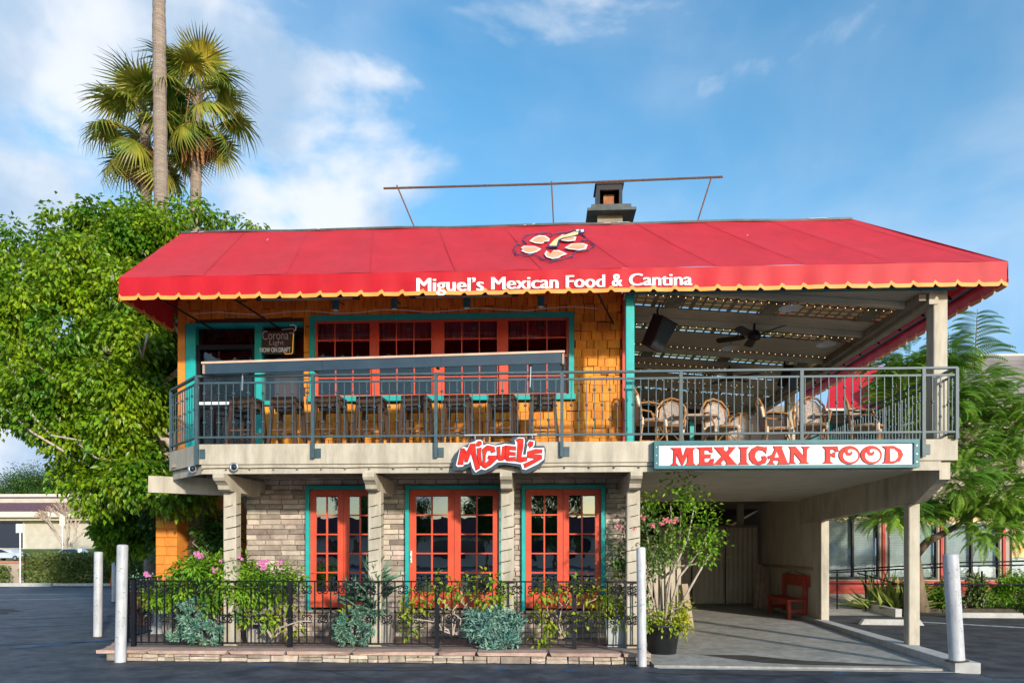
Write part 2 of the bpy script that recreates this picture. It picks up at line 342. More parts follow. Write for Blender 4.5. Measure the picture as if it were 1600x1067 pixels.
def txt(s, size, ext=.003, off=0, shear=0, align='CENTER'):
    c = bpy.data.curves.new('t', 'FONT'); c.body = s; c.size = size; c.extrude = ext; c.offset = off; c.align_x = align; c.shear = shear; c.resolution_u = 4
    o = bpy.data.objects.new('t', c); COL.objects.link(o); dg = bpy.context.evaluated_depsgraph_get(); dg.update()
    me = bpy.data.meshes.new_from_object(o.evaluated_get(dg)); bpy.data.objects.remove(o); me.materials.clear(); return me
def offset_poly(P, d):
    n = len(P); A = sum(P[i][0]*P[(i+1) % n][1]-P[(i+1) % n][0]*P[i][1] for i in range(n)); sg = 1 if A > 0 else -1; Q = []
    for i in range(n):
        a, b, c = Vector(P[i-1]), Vector(P[i]), Vector(P[(i+1) % n]); u = (b-a).normalized(); v = (c-b).normalized()
        m = Vector((u.y+v.y, -u.x-v.x)); m = m.normalized() if m.length > 1e-6 else Vector((u.y, -u.x))
        Q.append(tuple(b+m*d*sg/max(.6, m.dot(Vector((u.y, -u.x))))))
    return Q

# ---------------------------------------------------------------- ground
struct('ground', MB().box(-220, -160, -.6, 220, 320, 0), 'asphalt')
def sheet(name, poly, z, m, lift=.004):
    mb = MB(); mb.add([(x, y, z) for x, y in poly], [tuple(range(len(poly)))]); o = struct(name, mb, m)
    if o.data.polygons[0].normal.z < 0: o.data.flip_normals()
    return o
sheet('side_car_park', [(5.7, 9.2), (60, 9.2), (60, 60), (6.4, 60)], .004, 'asphalt_old')
g = MB(); g.add([(1.53, 9.86, 0), (5.55, 9.72, 0), (6.2, 17, 0), (6.6, 24, 0), (1.4, 24, 0), (1.53, 9.86, .03), (5.55, 9.72, .03), (6.2, 17, .06), (6.6, 24, .14), (1.4, 24, .14)], [(5, 6, 7, 8, 9), (0, 1, 6, 5), (0, 5, 9, 4)])
struct('carport_floor', g, 'concrete')
# damp stain running from the potted plant, and the joint along the front edge
def strip(name, pts, z, m):
    mb = MB(); k = len(pts)
    mb.add([(a, b, z+.004*(1 if i else 1)) for i, (a, b, c, d) in enumerate(pts)]+[(c, d, z+.004) for a, b, c, d in pts], [(i, i+1, k+i+1, k+i) for i in range(k-1)]); return struct(name, mb, m)
strip('damp_stain', [(1.9, 11.2, 2.25, 11.45), (2.3, 10.9, 2.75, 11.15), (2.75, 10.45, 3.2, 10.72), (3.1, 10.12, 3.75, 10.33), (3.6, 9.97, 4.6, 10.06), (4.8, 9.88, 5.3, 9.92)], .034, 'stain')
sheet('floor_joint', [(2.3, 14.32), (6.0, 14.1), (6.0, 14.15), (2.3, 14.37)], .052, 'concrete_light')
sheet('apron_strip', [(1.56, 9.72), (5.5, 9.55), (5.5, 9.64), (1.56, 9.83)], .006, 'concrete_light')
for k, (p) in enumerate([[(-12.5, 17.6), (-8.9, 20.6)], [(-13, 12.9), (-9.5, 15.6)], [(-14.5, 15.2), (-9.7, 17.4)], [(-26, 24), (-10.5, 27.6)], [(-26, 19.5), (-15.5, 23.5)], [(-30, 27), (-20, 30.5)]]):
    (a, b), (c, d) = p; sheet('parking_line', [(a, b), (c, d), (c, d+.14), (a, b+.14)], .006, 'white_line' if k > 2 else 'blue_line')
sheet('parking_line', [(-8.9, 11.3), (-7.3, 13.6), (-7.1, 13.6), (-8.6, 11.3)], .006, 'blue_line')
sheet('parking_line', [(-11.5, 11.0), (-7.3, 12.3), (-7.3, 12.38), (-11.5, 11.09)], .006, 'blue_line')
for x, y in ((-3.9, 9.62), (-.55, 9.58), (.35, 9.5), (3.9, 9.5), (-2.2, 9.5)):
    sheet('paint_mark', [(x+.13*math.cos(a)*R.uniform(.4, 1.3), y+.10*math.sin(a)*R.uniform(.4, 1.3)) for a in [2*PI*q/14 for q in range(14)]], .006, 'blue_line')
def crack(x, y, a, n, w_):
    L_, R_ = [], []
    for i in range(n): L_.append((x-w_*math.sin(a), y+w_*math.cos(a), .0)); R_.append((x+w_*math.sin(a), y-w_*math.cos(a), .0)); s_ = R.uniform(.12, .3); x += s_*math.cos(a); y += s_*math.sin(a); a += R.uniform(-.55, .55)
    mb = MB(); mb.add([(p[0], p[1], .005) for p in L_+R_], [(i, i+1, n+i+1, n+i) for i in range(n-1)]); o = struct('asphalt_crack', mb, 'black_tube')
for k, (x, y, w_, h_) in enumerate(((-10.8, 11.0, 1.5, .5), (-2.6, 9.55, 1.4, .16), (3.0, 9.4, 1.8, .14), (9.2, 13.6, 1.1, .7), (-16, 18, 2.2, 1.2))):
    sheet('asphalt_patch', [(x+w_*math.cos(a)*R.uniform(.75, 1.1), y+h_*math.sin(a)*R.uniform(.75, 1.1)) for a in [2*PI*q/18 for q in range(18)]], .0045, 'asphalt_old')
for c in ((-9.8, 11.6, -.5, 16, .008), (-12, 16, .2, 22, .012), (-6.9, 9.5, .1, 12, .006), (-3.5, 9.75, -.4, 9, .006), (2.2, 9.35, .3, 14, .006), (7.2, 13.4, .4, 16, .010), (8.8, 15.2, -.7, 12, .009), (-14, 20, .5, 18, .014), (-10.5, 13.5, 1.2, 12, .009)): crack(*c)
sheet('bay_line', [(8.2, 16.6), (8.35, 16.75), (14.6, 12.1), (14.45, 11.95)], .008, 'white_line')
# raised land behind the left car park and far ground
tr_ = MB(); tr_.add([(x, y, z) for x in (-190, -8) for y, z in ((33.9, 0), (33.9, .5), (84, .55), (112, 2.1), (190, 2.3), (190, 0))], [tuple(range(6)), tuple(range(6, 12))[::-1]]+[(i, (i+1) % 6, (i+1) % 6+6, i+6) for i in range(6)]); struct('terrain', tr_, 'lawn')
sheet('street', [(-190, 60), (-8, 60), (-8, 83), (-190, 83)], .56, 'asphalt_old')
struct('garden_bed', MB().box(9.9, 18.9, 0, 22, 20.8, .12), 'earth')

# ---------------------------------------------------------------- patio platform with flagstone edge
pm = thing('patio_platform', 'low raised patio edged with stacked flagstones below the black fence', 'platform', (-2.5, 11, 0))
core = MB(); pl = [(-6.55, 10.30), (-6.40, 10.16), (1.47, 10.16), (1.47, 13.2), (-8.4, 15.4), (-7.2, 12.4), (-6.72, 11.0)]
core.add([(x, y, 0) for x, y in pl]+[(x, y, .155) for x, y in pl], [tuple(range(7, 14))]+[(i, (i+1) % 7, (i+1) % 7+7, i+7) for i in range(7)])
core.build('paving', 'patio', pm)
def stone_mesh(seed):
    r = random.Random(seed); b = MB(); v = []
    for z in (-.5, .5):
        for x, y in ((-.5, -.5), (0, -.56), (.5, -.5), (.5, .5), (-.5, .5)): v.append((x*(1-r.uniform(0, .08)), y-(.0 if y > 0 else r.uniform(0, .25)), z*(1-r.uniform(0, .14))))
    b.add(v, [(0, 4, 3, 2, 1), (5, 6, 7, 8, 9)]+[(i, (i+1) % 5, (i+1) % 5+5, i+5) for i in range(5)]); return b
STONE = [stone_mesh(i).mesh('stone', 'stone') for i in range(7)]; CAP = [stone_mesh(i+20).mesh('cap', 'cap_stone') for i in range(4)]
x = -6.42
while x < 1.46:
    wd = min(R.uniform(.14, .46), 1.5-x); hs = R.choice(([.112], [.05, .112], [.064, .112], [.036, .078, .112], [.056, .112])); z0 = .004
    for z1 in hs:
        parts_ = [(x, wd)] if wd < .25 or R.random() < .6 else [(x, wd*.45), (x+wd*.45, wd*.55)]
        for a_, b_ in parts_: link('stone', R.choice(STONE), pm, (a_+b_/2, 10.13+R.uniform(-.02, .02), (z0+z1)/2), rot=(0, R.uniform(-.02, .02), 0), scale=(b_-.010, .11, z1-z0-.004))
        z0 = z1
    x += max(wd, .05)
x = -6.55
while x < 1.46:
    wd = min(R.uniform(.5, 1.3), 1.52-x); link('coping_slab', R.choice(CAP), pm, (x+wd/2, 10.21+R.uniform(-.01, .01), .142), scale=(wd-.012, .30, .052)); x += wd
for k in range(5):
    a = k/4; link('stone', R.choice(STONE), pm, (-6.50-.32*a, 10.32+.75*a, .04), rot=(0, 0, rad(-62)), scale=(.2, .1, .075)); link('coping_slab', R.choice(CAP), pm, (-6.48-.32*a, 10.36+.75*a, .125), rot=(0, 0, rad(-62)), scale=(.21, .2, .06))
for z0, z1 in ((.004, .058), (.06, .112)):
    for y in (10.35, 10.62, 10.9, 11.2): link('stone', R.choice(STONE), pm, (1.49, y, (z0+z1)/2), rot=(0, 0, rad(90)), scale=(.26, .08, z1-z0))
# paving joints on the patio: grout strips recessed
# ---------------------------------------------------------------- the restaurant
B = thing('restaurant_building', 'two-storey restaurant with orange shingled upper wall over a grey-brown brick ground floor', 'building', (-2, 12.5, 0))
def rects(x0, x1, z0, z1, ops):
    xs = sorted({x0, x1}|{q for o in ops for q in (o[0], o[1]) if x0 < q < x1}); res = []
    for a, b in zip(xs, xs[1:]):
        cut = sorted((o[2], o[3]) for o in ops if o[0] < b-1e-6 and o[1] > a+1e-6); z = z0
        for c, d in cut:
            if c > z: res.append((a, b, z, min(c, z1)))
            z = max(z, d)
        if z < z1: res.append((a, b, z, z1))
    return res
DO = [(-4.04, -2.76, .60, 2.72), (-2.34, -.68, .60, 2.72), (-.38, 1.02, .60, 2.72)]
wl = MB()
for a, b, c, d in rects(-5.08, 1.44, .156, 3.0, DO): wl.box(a, 11.83, c, b, 12.0, d)
wall = wl.build('brick_wall', 'mortar', B)
BR = []
for i in range(5):
    r = random.Random(i+50); b = MB(); b.bev(-.5, -.5, -.5, .5, .5, .5, .09)
    b.v = [(x+r.uniform(-.015, .015), y+(r.uniform(-.12, .12) if y < 0 else 0), z+r.uniform(-.06, .06)) for x, y, z in b.v]; BR.append(b.mesh('brick', 'brick'))
allb = []; z = .165; row = 0
while z < 2.9:
    h = R.uniform(.078, .092); x = -5.08-(.16 if row % 2 else 0)+R.uniform(-.03, .03)
    while x < 1.44:
        wd = R.uniform(.20, .40); a, b = max(x, -5.08), min(x+wd, 1.44); segs = [(a, b)]
        for o in DO:
            if o[2] < z+h-.02 and o[3] > z+.02:
                ns = []
                for s, e in segs:
                    if e <= o[0] or s >= o[1]: ns.append((s, e))
                    else:
                        if s < o[0]: ns.append((s, o[0]))
                        if e > o[1]: ns.append((o[1], e))
                segs = ns
        for s, e in segs:
            if e-s > .04: allb.append(((s+e)/2, z+h/2, e-s-.014, h-.013))
        x += wd
    z += h; row += 1
vis = sorted(allb, key=lambda q: -(q[2]*q[3] if q[1] < 2.75 else 0))
for q in vis[:298]: link('brick', R.choice(BR), wall, (q[0], 11.822+R.uniform(-.008, .006), q[1]), scale=(q[2], .035, q[3]))
rest = MB()
for q in vis[298:]: rest.bev(q[0]-q[2]/2, 11.805+R.uniform(-.006, .006), q[1]-q[3]/2, q[0]+q[2]/2, 11.835, q[1]+q[3]/2, .006)
rest.build('small_bricks', 'brick', wall, kind='stuff')
# french doors
def french_door(x0, x1, xm, label, handle=False):
    z0, z1, Y, t = .66, 2.655, 11.80, .062
    f = MB(); f.box(x0-t, Y-.06, z0-.04, x0, Y+.10, z1+t); f.box(x1, Y-.06, z0-.04, x1+t, Y+.10, z1+t); f.box(x0, Y-.06, z1, x1, Y+.10, z1+t)
    d = f.build('double_door', 'teal', B, label=label); s = MB(); s.box(x0-t, Y-.09, z0-.075, x1+t, Y+.1, z0-.042); s.build('sill', 'beige', d)
    for a, b in ((x0+.004, xm-.003), (xm+.003, x1-.004)):
        st = .095 if (x1-x0) < 1.4 else .105; m = MB(); zt = z1-.11; zb = z0+.27; w_ = b-a
        m.box(a, Y, z0, a+st, Y+.045, z1-.003); m.box(b-st, Y, z0, b, Y+.045, z1-.003); m.box(a+st, Y, zt, b-st, Y+.045, z1-.003); m.box(a+st, Y, z0, b-st, Y+.045, zb)
        xc = (a+b)/2; m.box(xc-.013, Y+.004, zb, xc+.013, Y+.041, zt); hs = (zt-zb)/5
        for i in range(1, 5):
            for q in ((a+st, xc-.013), (xc+.013, b-st)): m.box(q[0], Y+.006, zb+hs*i-.012, q[1], Y+.039, zb+hs*i+.012)
        m.build('door_leaf', 'red_frame', d)
        for i in range(5):
            for q in ((a+st, xc-.013), (xc+.013, b-st)):
                e = R.uniform(-.003, .003); MB().quad((q[0], Y+.022+e, zb+hs*i+.012), (q[1], Y+.022-e, zb+hs*i+.012), (q[1], Y+.022-e, zb+hs*(i+1)-.012), (q[0], Y+.022+e, zb+hs*(i+1)-.012)).build('pane', 'door_glass', d)
    if handle:
        h = MB(); h.box(x0+.02, Y-.02, 1.42, x0+.045, Y, 1.62); h.box(x0+.018, Y-.05, 1.46, x0+.047, Y-.03, 1.58); h.box(x0+.025, Y-.05, 1.5, x0+.04, Y-.01, 1.53); h.build('handle', 'white_plastic', d)
french_door(-3.97, -2.83, -3.40, 'red double door in teal frame, leftmost of three'); french_door(-2.27, -.75, -1.51, 'wide red sliding door with white handle', True); french_door(-.31, .95, .32, 'red double door in teal frame, rightmost')
# ground floor room behind the doors
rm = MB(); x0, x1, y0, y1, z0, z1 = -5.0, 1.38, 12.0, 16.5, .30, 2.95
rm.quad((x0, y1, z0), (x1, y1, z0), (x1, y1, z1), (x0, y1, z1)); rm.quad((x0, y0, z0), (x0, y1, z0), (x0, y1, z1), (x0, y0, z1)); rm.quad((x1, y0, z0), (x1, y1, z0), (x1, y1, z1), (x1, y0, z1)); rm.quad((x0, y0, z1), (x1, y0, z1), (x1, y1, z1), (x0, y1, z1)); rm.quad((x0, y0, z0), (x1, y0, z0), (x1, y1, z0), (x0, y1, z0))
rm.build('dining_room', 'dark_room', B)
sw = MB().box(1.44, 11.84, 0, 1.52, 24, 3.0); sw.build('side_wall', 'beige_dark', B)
for a, b, c, d in (((-5.08, 12.0, .156, -5.0, 16.5, 3.0)[:4],)[:0]): pass
MB().box(-5.08, 12.0, .156, -5.01, 16.6, 3.0).build('return_wall', 'brick', B)
def dtable(x, y, z, lab):
    t = thing('dining_table', lab, 'table', (x, y, z), 'tables inside the ground floor'); MB().lathe([(.25, 0), (.04, .03), (.035, .7), (.45, .71), (.45, .74)], (x, y, z), 14).build('pedestal_top', 'wood_brown', t)
    c = MB(); n = 20; pr = []
    for r_, zz in ((.0001, .752), (.47, .75), (.49, .70), (.50, .45)): pr.append([((x+r_*(1+.05*math.sin(5*a)*(zz < .7))*math.cos(a)), y+r_*(1+.05*math.sin(5*a)*(zz < .7))*math.sin(a), z+zz) for a in [2*PI*j/n for j in range(n)]])
    c.add([p for q in pr for p in q], [(i*n+j, i*n+(j+1) % n, (i+1)*n+(j+1) % n, (i+1)*n+j) for i in range(3) for j in range(n)])
    tag(c.build('tablecloth', 'cloth_cream', None, True), 'cream cloth on the '+lab, 'tablecloth')
dtable(-3.1, 12.9, .30, 'round table seen through the left red double door'); dtable(-1.8, 12.9, .30, 'round table seen through the wide red door'); dtable(.25, 13.1, .30, 'round table seen through the right red double door')
# upper storey
UO = [(-5.97, -4.09, 3.22, 5.50), (-3.97, .50, 4.14, 5.60)]
uw = MB()
for a, b, c, d in rects(-6.25, 1.30, 3.22, 6.9, UO): uw.box(a, 11.83, c, b, 11.98, d)
uw.box(-6.25, 11.98, 3.0, -6.15, 17, 6.9); uw.box(1.20, 11.98, 3.0, 1.30, 17, 6.9)
uwall = uw.build('shingle_wall', 'shingle_gap', B)
SH = []
for i in range(4):
    r = random.Random(i+9); b = MB(); c = r.uniform(-.03, .03)
    b.add([(-.5, -.5, -.5+c), (.5, -.5, -.5-c), (.5, -.12, .5), (-.5, -.12, .5), (-.5, .5, -.5+c), (.5, .5, -.5-c), (.5, .5, .5), (-.5, .5, .5)], [(0, 1, 2, 3), (4, 7, 6, 5), (0, 4, 5, 1), (3, 2, 6, 7), (0, 3, 7, 4), (1, 5, 6, 2)]); SH.append(b.mesh('shingle', 'shingle'))
alls = []; z = 3.22; row = 0
while z < 6.1:
    h = .148; x = -6.25-R.uniform(0, .15)
    while x < 1.30:
        wd = R.choice((.12, .17, .22, .27, .19)); a, b = max(x, -6.25), min(x+wd, 1.30); segs = [(a, b)]
        for o in UO:
            if o[2] < z+h-.02 and o[3] > z+.02:
                ns = []
                for s, e in segs:
                    if e <= o[0] or s >= o[1]: ns.append((s, e))
                    else:
                        if s < o[0]: ns.append((s, o[0]))
                        if e > o[1]: ns.append((o[1], e))
                segs = ns
        for s, e in segs:
            if e-s > .03: alls.append(((s+e)/2, z+h/2+R.uniform(-.018, .018), e-s-.012, h+.008))
        x += wd
    z += h; row += 1
va = sorted(alls, key=lambda q: -(q[2] if q[1] < 5.9 else q[2]*.01))
for q in va[:298]: link('shingle', R.choice(SH), uwall, (q[0], 11.822, q[1]), scale=(q[2], .034, q[3]))
rest = MB()
for q in va[298:]: rest.box(q[0]-q[2]/2, 11.812, q[1]-q[3]/2, q[0]+q[2]/2, 11.835, q[1]+q[3]/2-.01)
rest.build('small_shingles', 'shingle', uwall, kind='stuff')
MB().box(-6.27, 11.79, 3.22, -6.14, 11.828, 5.9).build('corner_board', 'orange_stucco', B)
MB().box(1.30, 11.74, 3.22, 1.37, 11.98, 5.9).build('corner_board', 'red_frame', B, label='narrow red corner board')
# big window group
wn = MB(); t = .085; X0, X1, Z0, Z1 = -3.97, .50, 4.14, 5.60; Y = 11.79
wn.box(X0, Y-.03, Z0+t, X0+t, Y+.1, Z1-t); wn.box(X1-t, Y-.03, Z0+t, X1, Y+.1, Z1-t); wn.box(X0, Y-.03, Z1-t, X1, Y+.1, Z1); wn.box(X0-.03, Y-.06, Z0, X1+.03, Y+.1, Z0+t); W_ = wn.build('window_frame', 'teal', B)
cuts = [(-3.885, -2.91), (-2.83, -1.86), (-1.72, -.75), (-.64, .415)]
for i in range(3):
    a, b = cuts[i][1], cuts[i+1][0]; MB().box(a, Y+.0, Z0+t, b, Y+.08, Z1-t).build('mullion', 'red_frame', W_)
for a, b in cuts:
    for k, (c, d, dy) in enumerate(((Z0+t, 4.89, .035), (4.86, Z1-t, .0))):
        yy = Y+.01+dy; s = MB(); e = .04
        s.box(a, yy, c, a+e, yy+.03, d); s.box(b-e, yy, c, b, yy+.03, d); s.box(a+e, yy, c, b-e, yy+.03, c+e); s.box(a+e, yy, d-e, b-e, yy+.03, d)
        zm = (c+d)/2; xs = [a+e+(b-a-2*e)*q/3 for q in range(4)]
        for q in (1, 2): s.box(xs[q]-.009, yy+.003, c+e, xs[q]+.009, yy+.027, d-e)
        for q in range(3): s.box(xs[q]+(.009 if q else 0), yy+.005, zm-.009, xs[q+1]-(.009 if q < 2 else 0), yy+.025, zm+.009)
        s.build('sash', 'red_frame', W_)
        for q in range(3):
            for (p0, p1) in ((c+e, zm-.009), (zm+.009, d-e)):
                ee = R.uniform(-.002, .002); MB().quad((xs[q]+.009, yy+.015+ee, p0), (xs[q+1]-.009, yy+.015-ee, p0), (xs[q+1]-.009, yy+.015-ee, p1), (xs[q]+.009, yy+.015+ee, p1)).build('pane', 'upper_glass', W_)
    n = 36; cu = MB(); cu.add([(a+(b-a)*i/n, 11.95+.018*math.sin(i*1.9), zz) for zz in (5.20, 5.54) for i in range(n+1)], [(i, i+1, i+n+2, i+n+1) for i in range(n)]); cu.build('curtain', 'curtain', W_)
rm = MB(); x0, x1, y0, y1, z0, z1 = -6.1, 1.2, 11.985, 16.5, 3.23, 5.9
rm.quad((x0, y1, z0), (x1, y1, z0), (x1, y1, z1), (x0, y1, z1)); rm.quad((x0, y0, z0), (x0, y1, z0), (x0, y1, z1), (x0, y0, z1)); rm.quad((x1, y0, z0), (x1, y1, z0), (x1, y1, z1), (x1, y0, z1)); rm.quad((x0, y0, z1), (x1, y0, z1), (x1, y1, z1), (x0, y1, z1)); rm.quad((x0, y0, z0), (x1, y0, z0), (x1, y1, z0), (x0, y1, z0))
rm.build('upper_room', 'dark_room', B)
# entrance at the left of the balcony: teal frame, mesh door with scroll transom, window beside it
e = MB(); e.box(-6.12, 11.77, 3.22, -5.95, 11.9, 5.50); e.box(-4.92, 11.77, 3.22, -4.80, 11.9, 5.44); e.box(-5.95, 11.77, 5.44, -4.09, 11.9, 5.50); e.box(-4.80, 11.77, 4.10, -4.09, 11.9, 4.17); ent = e.build('entrance_frame', 'teal', B)
MB().box(-4.80, 11.83, 3.22, -4.09, 11.9, 4.10).build('entrance_panel', 'shingle', ent)
d = MB(); d.box(-5.95, 11.80, 5.06, -4.92, 11.84, 5.14); d.box(-5.95, 11.80, 3.24, -5.89, 11.84, 5.06); d.box(-4.98, 11.80, 3.24, -4.92, 11.84, 5.06); d.box(-5.89, 11.80, 4.06, -4.98, 11.84, 4.10); d.box(-5.89, 11.80, 3.24, -4.98, 11.84, 3.36)
n = 30
for i in range(-16, 30):                                # diamond mesh of the screen door
    for s in (1, -1):
        xa, xb = -5.89+i*.056, -5.89+i*.056+s*1.70
        def zc(x): return 3.36+(x-xa)*s
        lo, hi = max(min(xa, xb), -5.89), min(max(xa, xb), -4.98)
        if hi-lo > .02: d.beam((lo, 11.815, zc(lo)), (hi, 11.815, zc(hi)), .005, .005)
d.build('screen_door', 'black_iron', ent); MB().box(-5.93, 11.77, 4.11, -5.0, 11.797, 4.16).build('push_bar', 'white_plastic', ent)
def spiral(c, r, a0, turns, sx=1, n=16, y=0): return [(c[0]+sx*r*(1-.75*i/n)*math.cos(a0+turns*2*PI*i/n), y, c[1]+r*(1-.75*i/n)*math.sin(a0+turns*2*PI*i/n)) for i in range(n+1)]
s = MB()
for sx, cx in ((1, -5.66), (-1, -5.20)):
    s.tube(spiral((cx, 5.27), .10, 0, 1.2, sx, y=11.80), .009, 5); s.tube(spiral((cx+sx*.13, 5.33), .07, PI, 1.2, sx, y=11.80), .009, 5); s.tube([(cx-sx*.22, 11.8, 5.15), (cx-sx*.15, 11.8, 5.38), (cx+sx*.1, 11.8, 5.27)], .009, 5)
s.build('transom_scrollwork', 'black_iron', ent, kind='stuff'); MB().quad((-4.80, 11.86, 4.17), (-4.09, 11.86, 4.17), (-4.09, 11.86, 5.44), (-4.80, 11.86, 5.44)).build('window_pane', 'upper_glass', ent)
MB().quad((-5.95, 11.88, 3.24), (-4.92, 11.88, 3.24), (-4.92, 11.88, 5.44), (-5.95, 11.88, 5.44)).build('window_pane', 'upper_glass', ent)
MB().box(-4.78, 12.3, 3.3, -4.1, 12.34, 5.4).build('inner_screen', 'wood_brown', ent)
# roof slab and flashing, deck, fascia
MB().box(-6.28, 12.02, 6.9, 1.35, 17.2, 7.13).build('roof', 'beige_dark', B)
fl = MB()
for i in range(12): a = -6.30+i*.952; fl.beam((a, 12.0, 7.145+.012*math.sin(i*2.1)), (a+.95, 12.0, 7.145+.012*math.sin(i*2.1+2.1)), .10, .035)
fl.build('roof_flashing', 'dark_metal', B)
dk = MB(); pd = [(-5.14, 10.34), (5.84, 10.34), (6.18, 16.9), (-6.2, 16.9), (-6.2, 11.75), (-5.99, 11.1)]
dk.add([(x, y, z) for z in (3.06, 3.20) for x, y in pd], [tuple(range(6))[::-1], tuple(range(6, 12))]+[(i, (i+1) % 6, (i+1) % 6+6, i+6) for i in range(6)]); dk.build('balcony_deck', 'beige_dark', B)
MB().box(-5.16, 10.29, 2.905, 5.88, 10.335, 3.205).build('fascia_board', 'beige', B)
MB().box(-5.12, 10.315, 2.765, 5.66, 10.35, 2.9).build('lower_fascia_board', 'beige', B)
MB().beam((-5.15, 10.31, 3.055), (-6.03, 11.12, 3.055), .04, .30).build('fascia_board', 'beige', B)
MB().beam((-5.11, 10.34, 2.832), (-5.98, 11.14, 2.832), .035, .13).build('lower_fascia_board', 'beige', B)
MB().box(5.845, 10.335, 2.905, 5.885, 16.9, 3.205).build('fascia_board', 'beige', B)
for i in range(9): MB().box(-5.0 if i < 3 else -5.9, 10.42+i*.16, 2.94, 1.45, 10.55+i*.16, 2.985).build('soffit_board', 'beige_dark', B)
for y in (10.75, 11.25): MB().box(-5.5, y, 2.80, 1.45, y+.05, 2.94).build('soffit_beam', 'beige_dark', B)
for i in range(51):
    y = 10.42+i*.127; MB().box(1.525, y, 2.84, 5.66+.056*(y-10.3), y+.119, 2.862+.006*(i % 2)).build('ceiling_board', 'ceiling', B)
# corbelled brackets and posts of the ground floor
cor = MB().prismx([(10.22, 2.765), (10.22, 2.70), (10.25, 2.66), (10.31, 2.635), (10.37, 2.60), (10.40, 2.54), (10.46, 2.52), (11.55, 2.52), (11.55, 2.60), (11.78, 2.60), (11.78, 2.765)], -.085, .085).mesh('bracket', 'beige')
pst = MB().bev(-.10, -.09, 0, .10, .09, 2.36, .012).mesh('post', 'beige')
for x in (-4.82, -2.575, -.555, 1.335):
    p = link('post', pst, B, (x, 10.68, .158)); link('bracket', cor, B, (x, 0, 0))
MB().beam((-6.42, 11.2, 2.70), (-5.0, 11.5, 2.66), .16, .27).build('beam', 'beige', B, label='short beam jutting out at the left corner'); MB().beam((-5.6, 12.9, 2.75), (-5.0, 12.3, 1.7), .10, .14).build('brace', 'wood_grey', B)
# orange pier at the left
pr = MB().box(-7.32, 13.0, 0, -6.92, 13.4, 2.72).build('pier', 'orange_stucco', B); 
for k in range(16):
    z = k*.17; o_ = 0 if k % 2 else .08
    for a, b in ((-7.33, -7.12-o_*.5), (-7.12-o_*.5, -6.915)): MB().bev(a+.003, 12.975, z+.003, b-.003, 12.998, z+.164, .008).build('block', 'orange_stucco', pr)
MB().box(-6.9, 14.2, 0, -5.1, 14.3, 3.0).build('rear_wall', 'orange_stucco', B)
# carport: beam, posts, kerb, side wall, rear fence
def sk(poly, x0, th, m, name, parent, slope=.056):
    b = MB(); k = len(poly); f = lambda y: x0+slope*(y-10.3)
    b.add([(f(y), y, z) for y, z in poly]+[(f(y)+th, y, z) for y, z in poly], [tuple(range(k)), tuple(range(k, 2*k))[::-1]]+[(i, (i+1) % k, (i+1) % k+k, i+k) for i in range(k)]); return b.build(name, m, parent)
sk([(10.36, 2.90), (10.36, 2.64), (10.5, 2.60), (11.05, 2.37), (16.9, 2.25), (16.9, 2.90)], 5.66, .15, 'beige', 'side_beam', B)
for y, z in ((11.4, .13), (15.5, .12)):
    x = 5.66+.056*(y-10.3); MB().bev(x, y-.08, z, x+.17, y+.08, 2.36-.0205*(y-11.05)*1.0, .01).build('carport_post', 'beige', B)
sk([(15.6, .1), (15.6, 2.9), (21, 3.05), (21, .1)], 5.69, .10, 'beige_light', 'carport_wall', B)
MB().box(1.45, 16.95, 2.98, 6.9, 23.0, 3.05).build('rear_roof', 'beige_dark', B)
MB().box(1.4, 23.0, 0, 7.0, 23.1, 3.05).build('rear_wall', 'dark_room', B)
MB().box(1.53, 16.88, 2.80, 6.1, 16.95, 3.06).build('ceiling_trim', 'ceiling', B)
kb = MB(); kp = [(5.44, 9.58), (5.72, 9.5), (6.06, 15.5), (6.42, 21), (6.2, 21), (5.85, 15.5)]
kb.add([(x, y, z) for z in (0, .145) for x, y in kp], [tuple(range(6))[::-1], tuple(range(6, 12))]+[(i, (i+1) % 6, (i+1) % 6+6, i+6) for i in range(6)]); kb.build('kerb', 'concrete_light', kind='structure')
rf = thing('corrugated_gate', 'tall corrugated metal gate closing the back of the carport', 'gate', (5, 20.5, .1)); 
xx = 3.3
while xx < 6.15:
    cg = MB(); n = 28; w_ = .94; cg.add([(xx+w_*i/n, 20.5+.022*math.cos(i*PI/2), zz) for zz in (.12, 2.30) for i in range(n+1)], [(i, i+1, i+n+2, i+n+1) for i in range(n)]); cg.build('sheet', 'corrugated', rf, True); MB().box(xx-.012, 20.45, .12, xx+.012, 20.475, 2.32).build('joint', 'black_tube', rf); xx += .95
MB().box(3.2, 20.44, 2.30, 6.15, 20.56, 2.36).build('top_rail', 'beige_dark', rf); MB().box(5.58, 20.6, .1, 5.76, 20.7, 3.0).build('post', 'beige', rf)
# railing board on the carport wall
sgt = thing('slatted_gate', 'upright wooden slats leaning behind the potted tree', 'gate', (2.4, 14.5, 0))
for i in range(7): MB().box(2.02+i*.115, 14.5, .05, 2.10+i*.115, 14.53, 1.72+.02*(i % 3)).build('slat', 'beige', sgt)
MB().box(2.0, 14.53, 1.45, 2.85, 14.57, 1.53).build('rail', 'beige_dark', sgt)
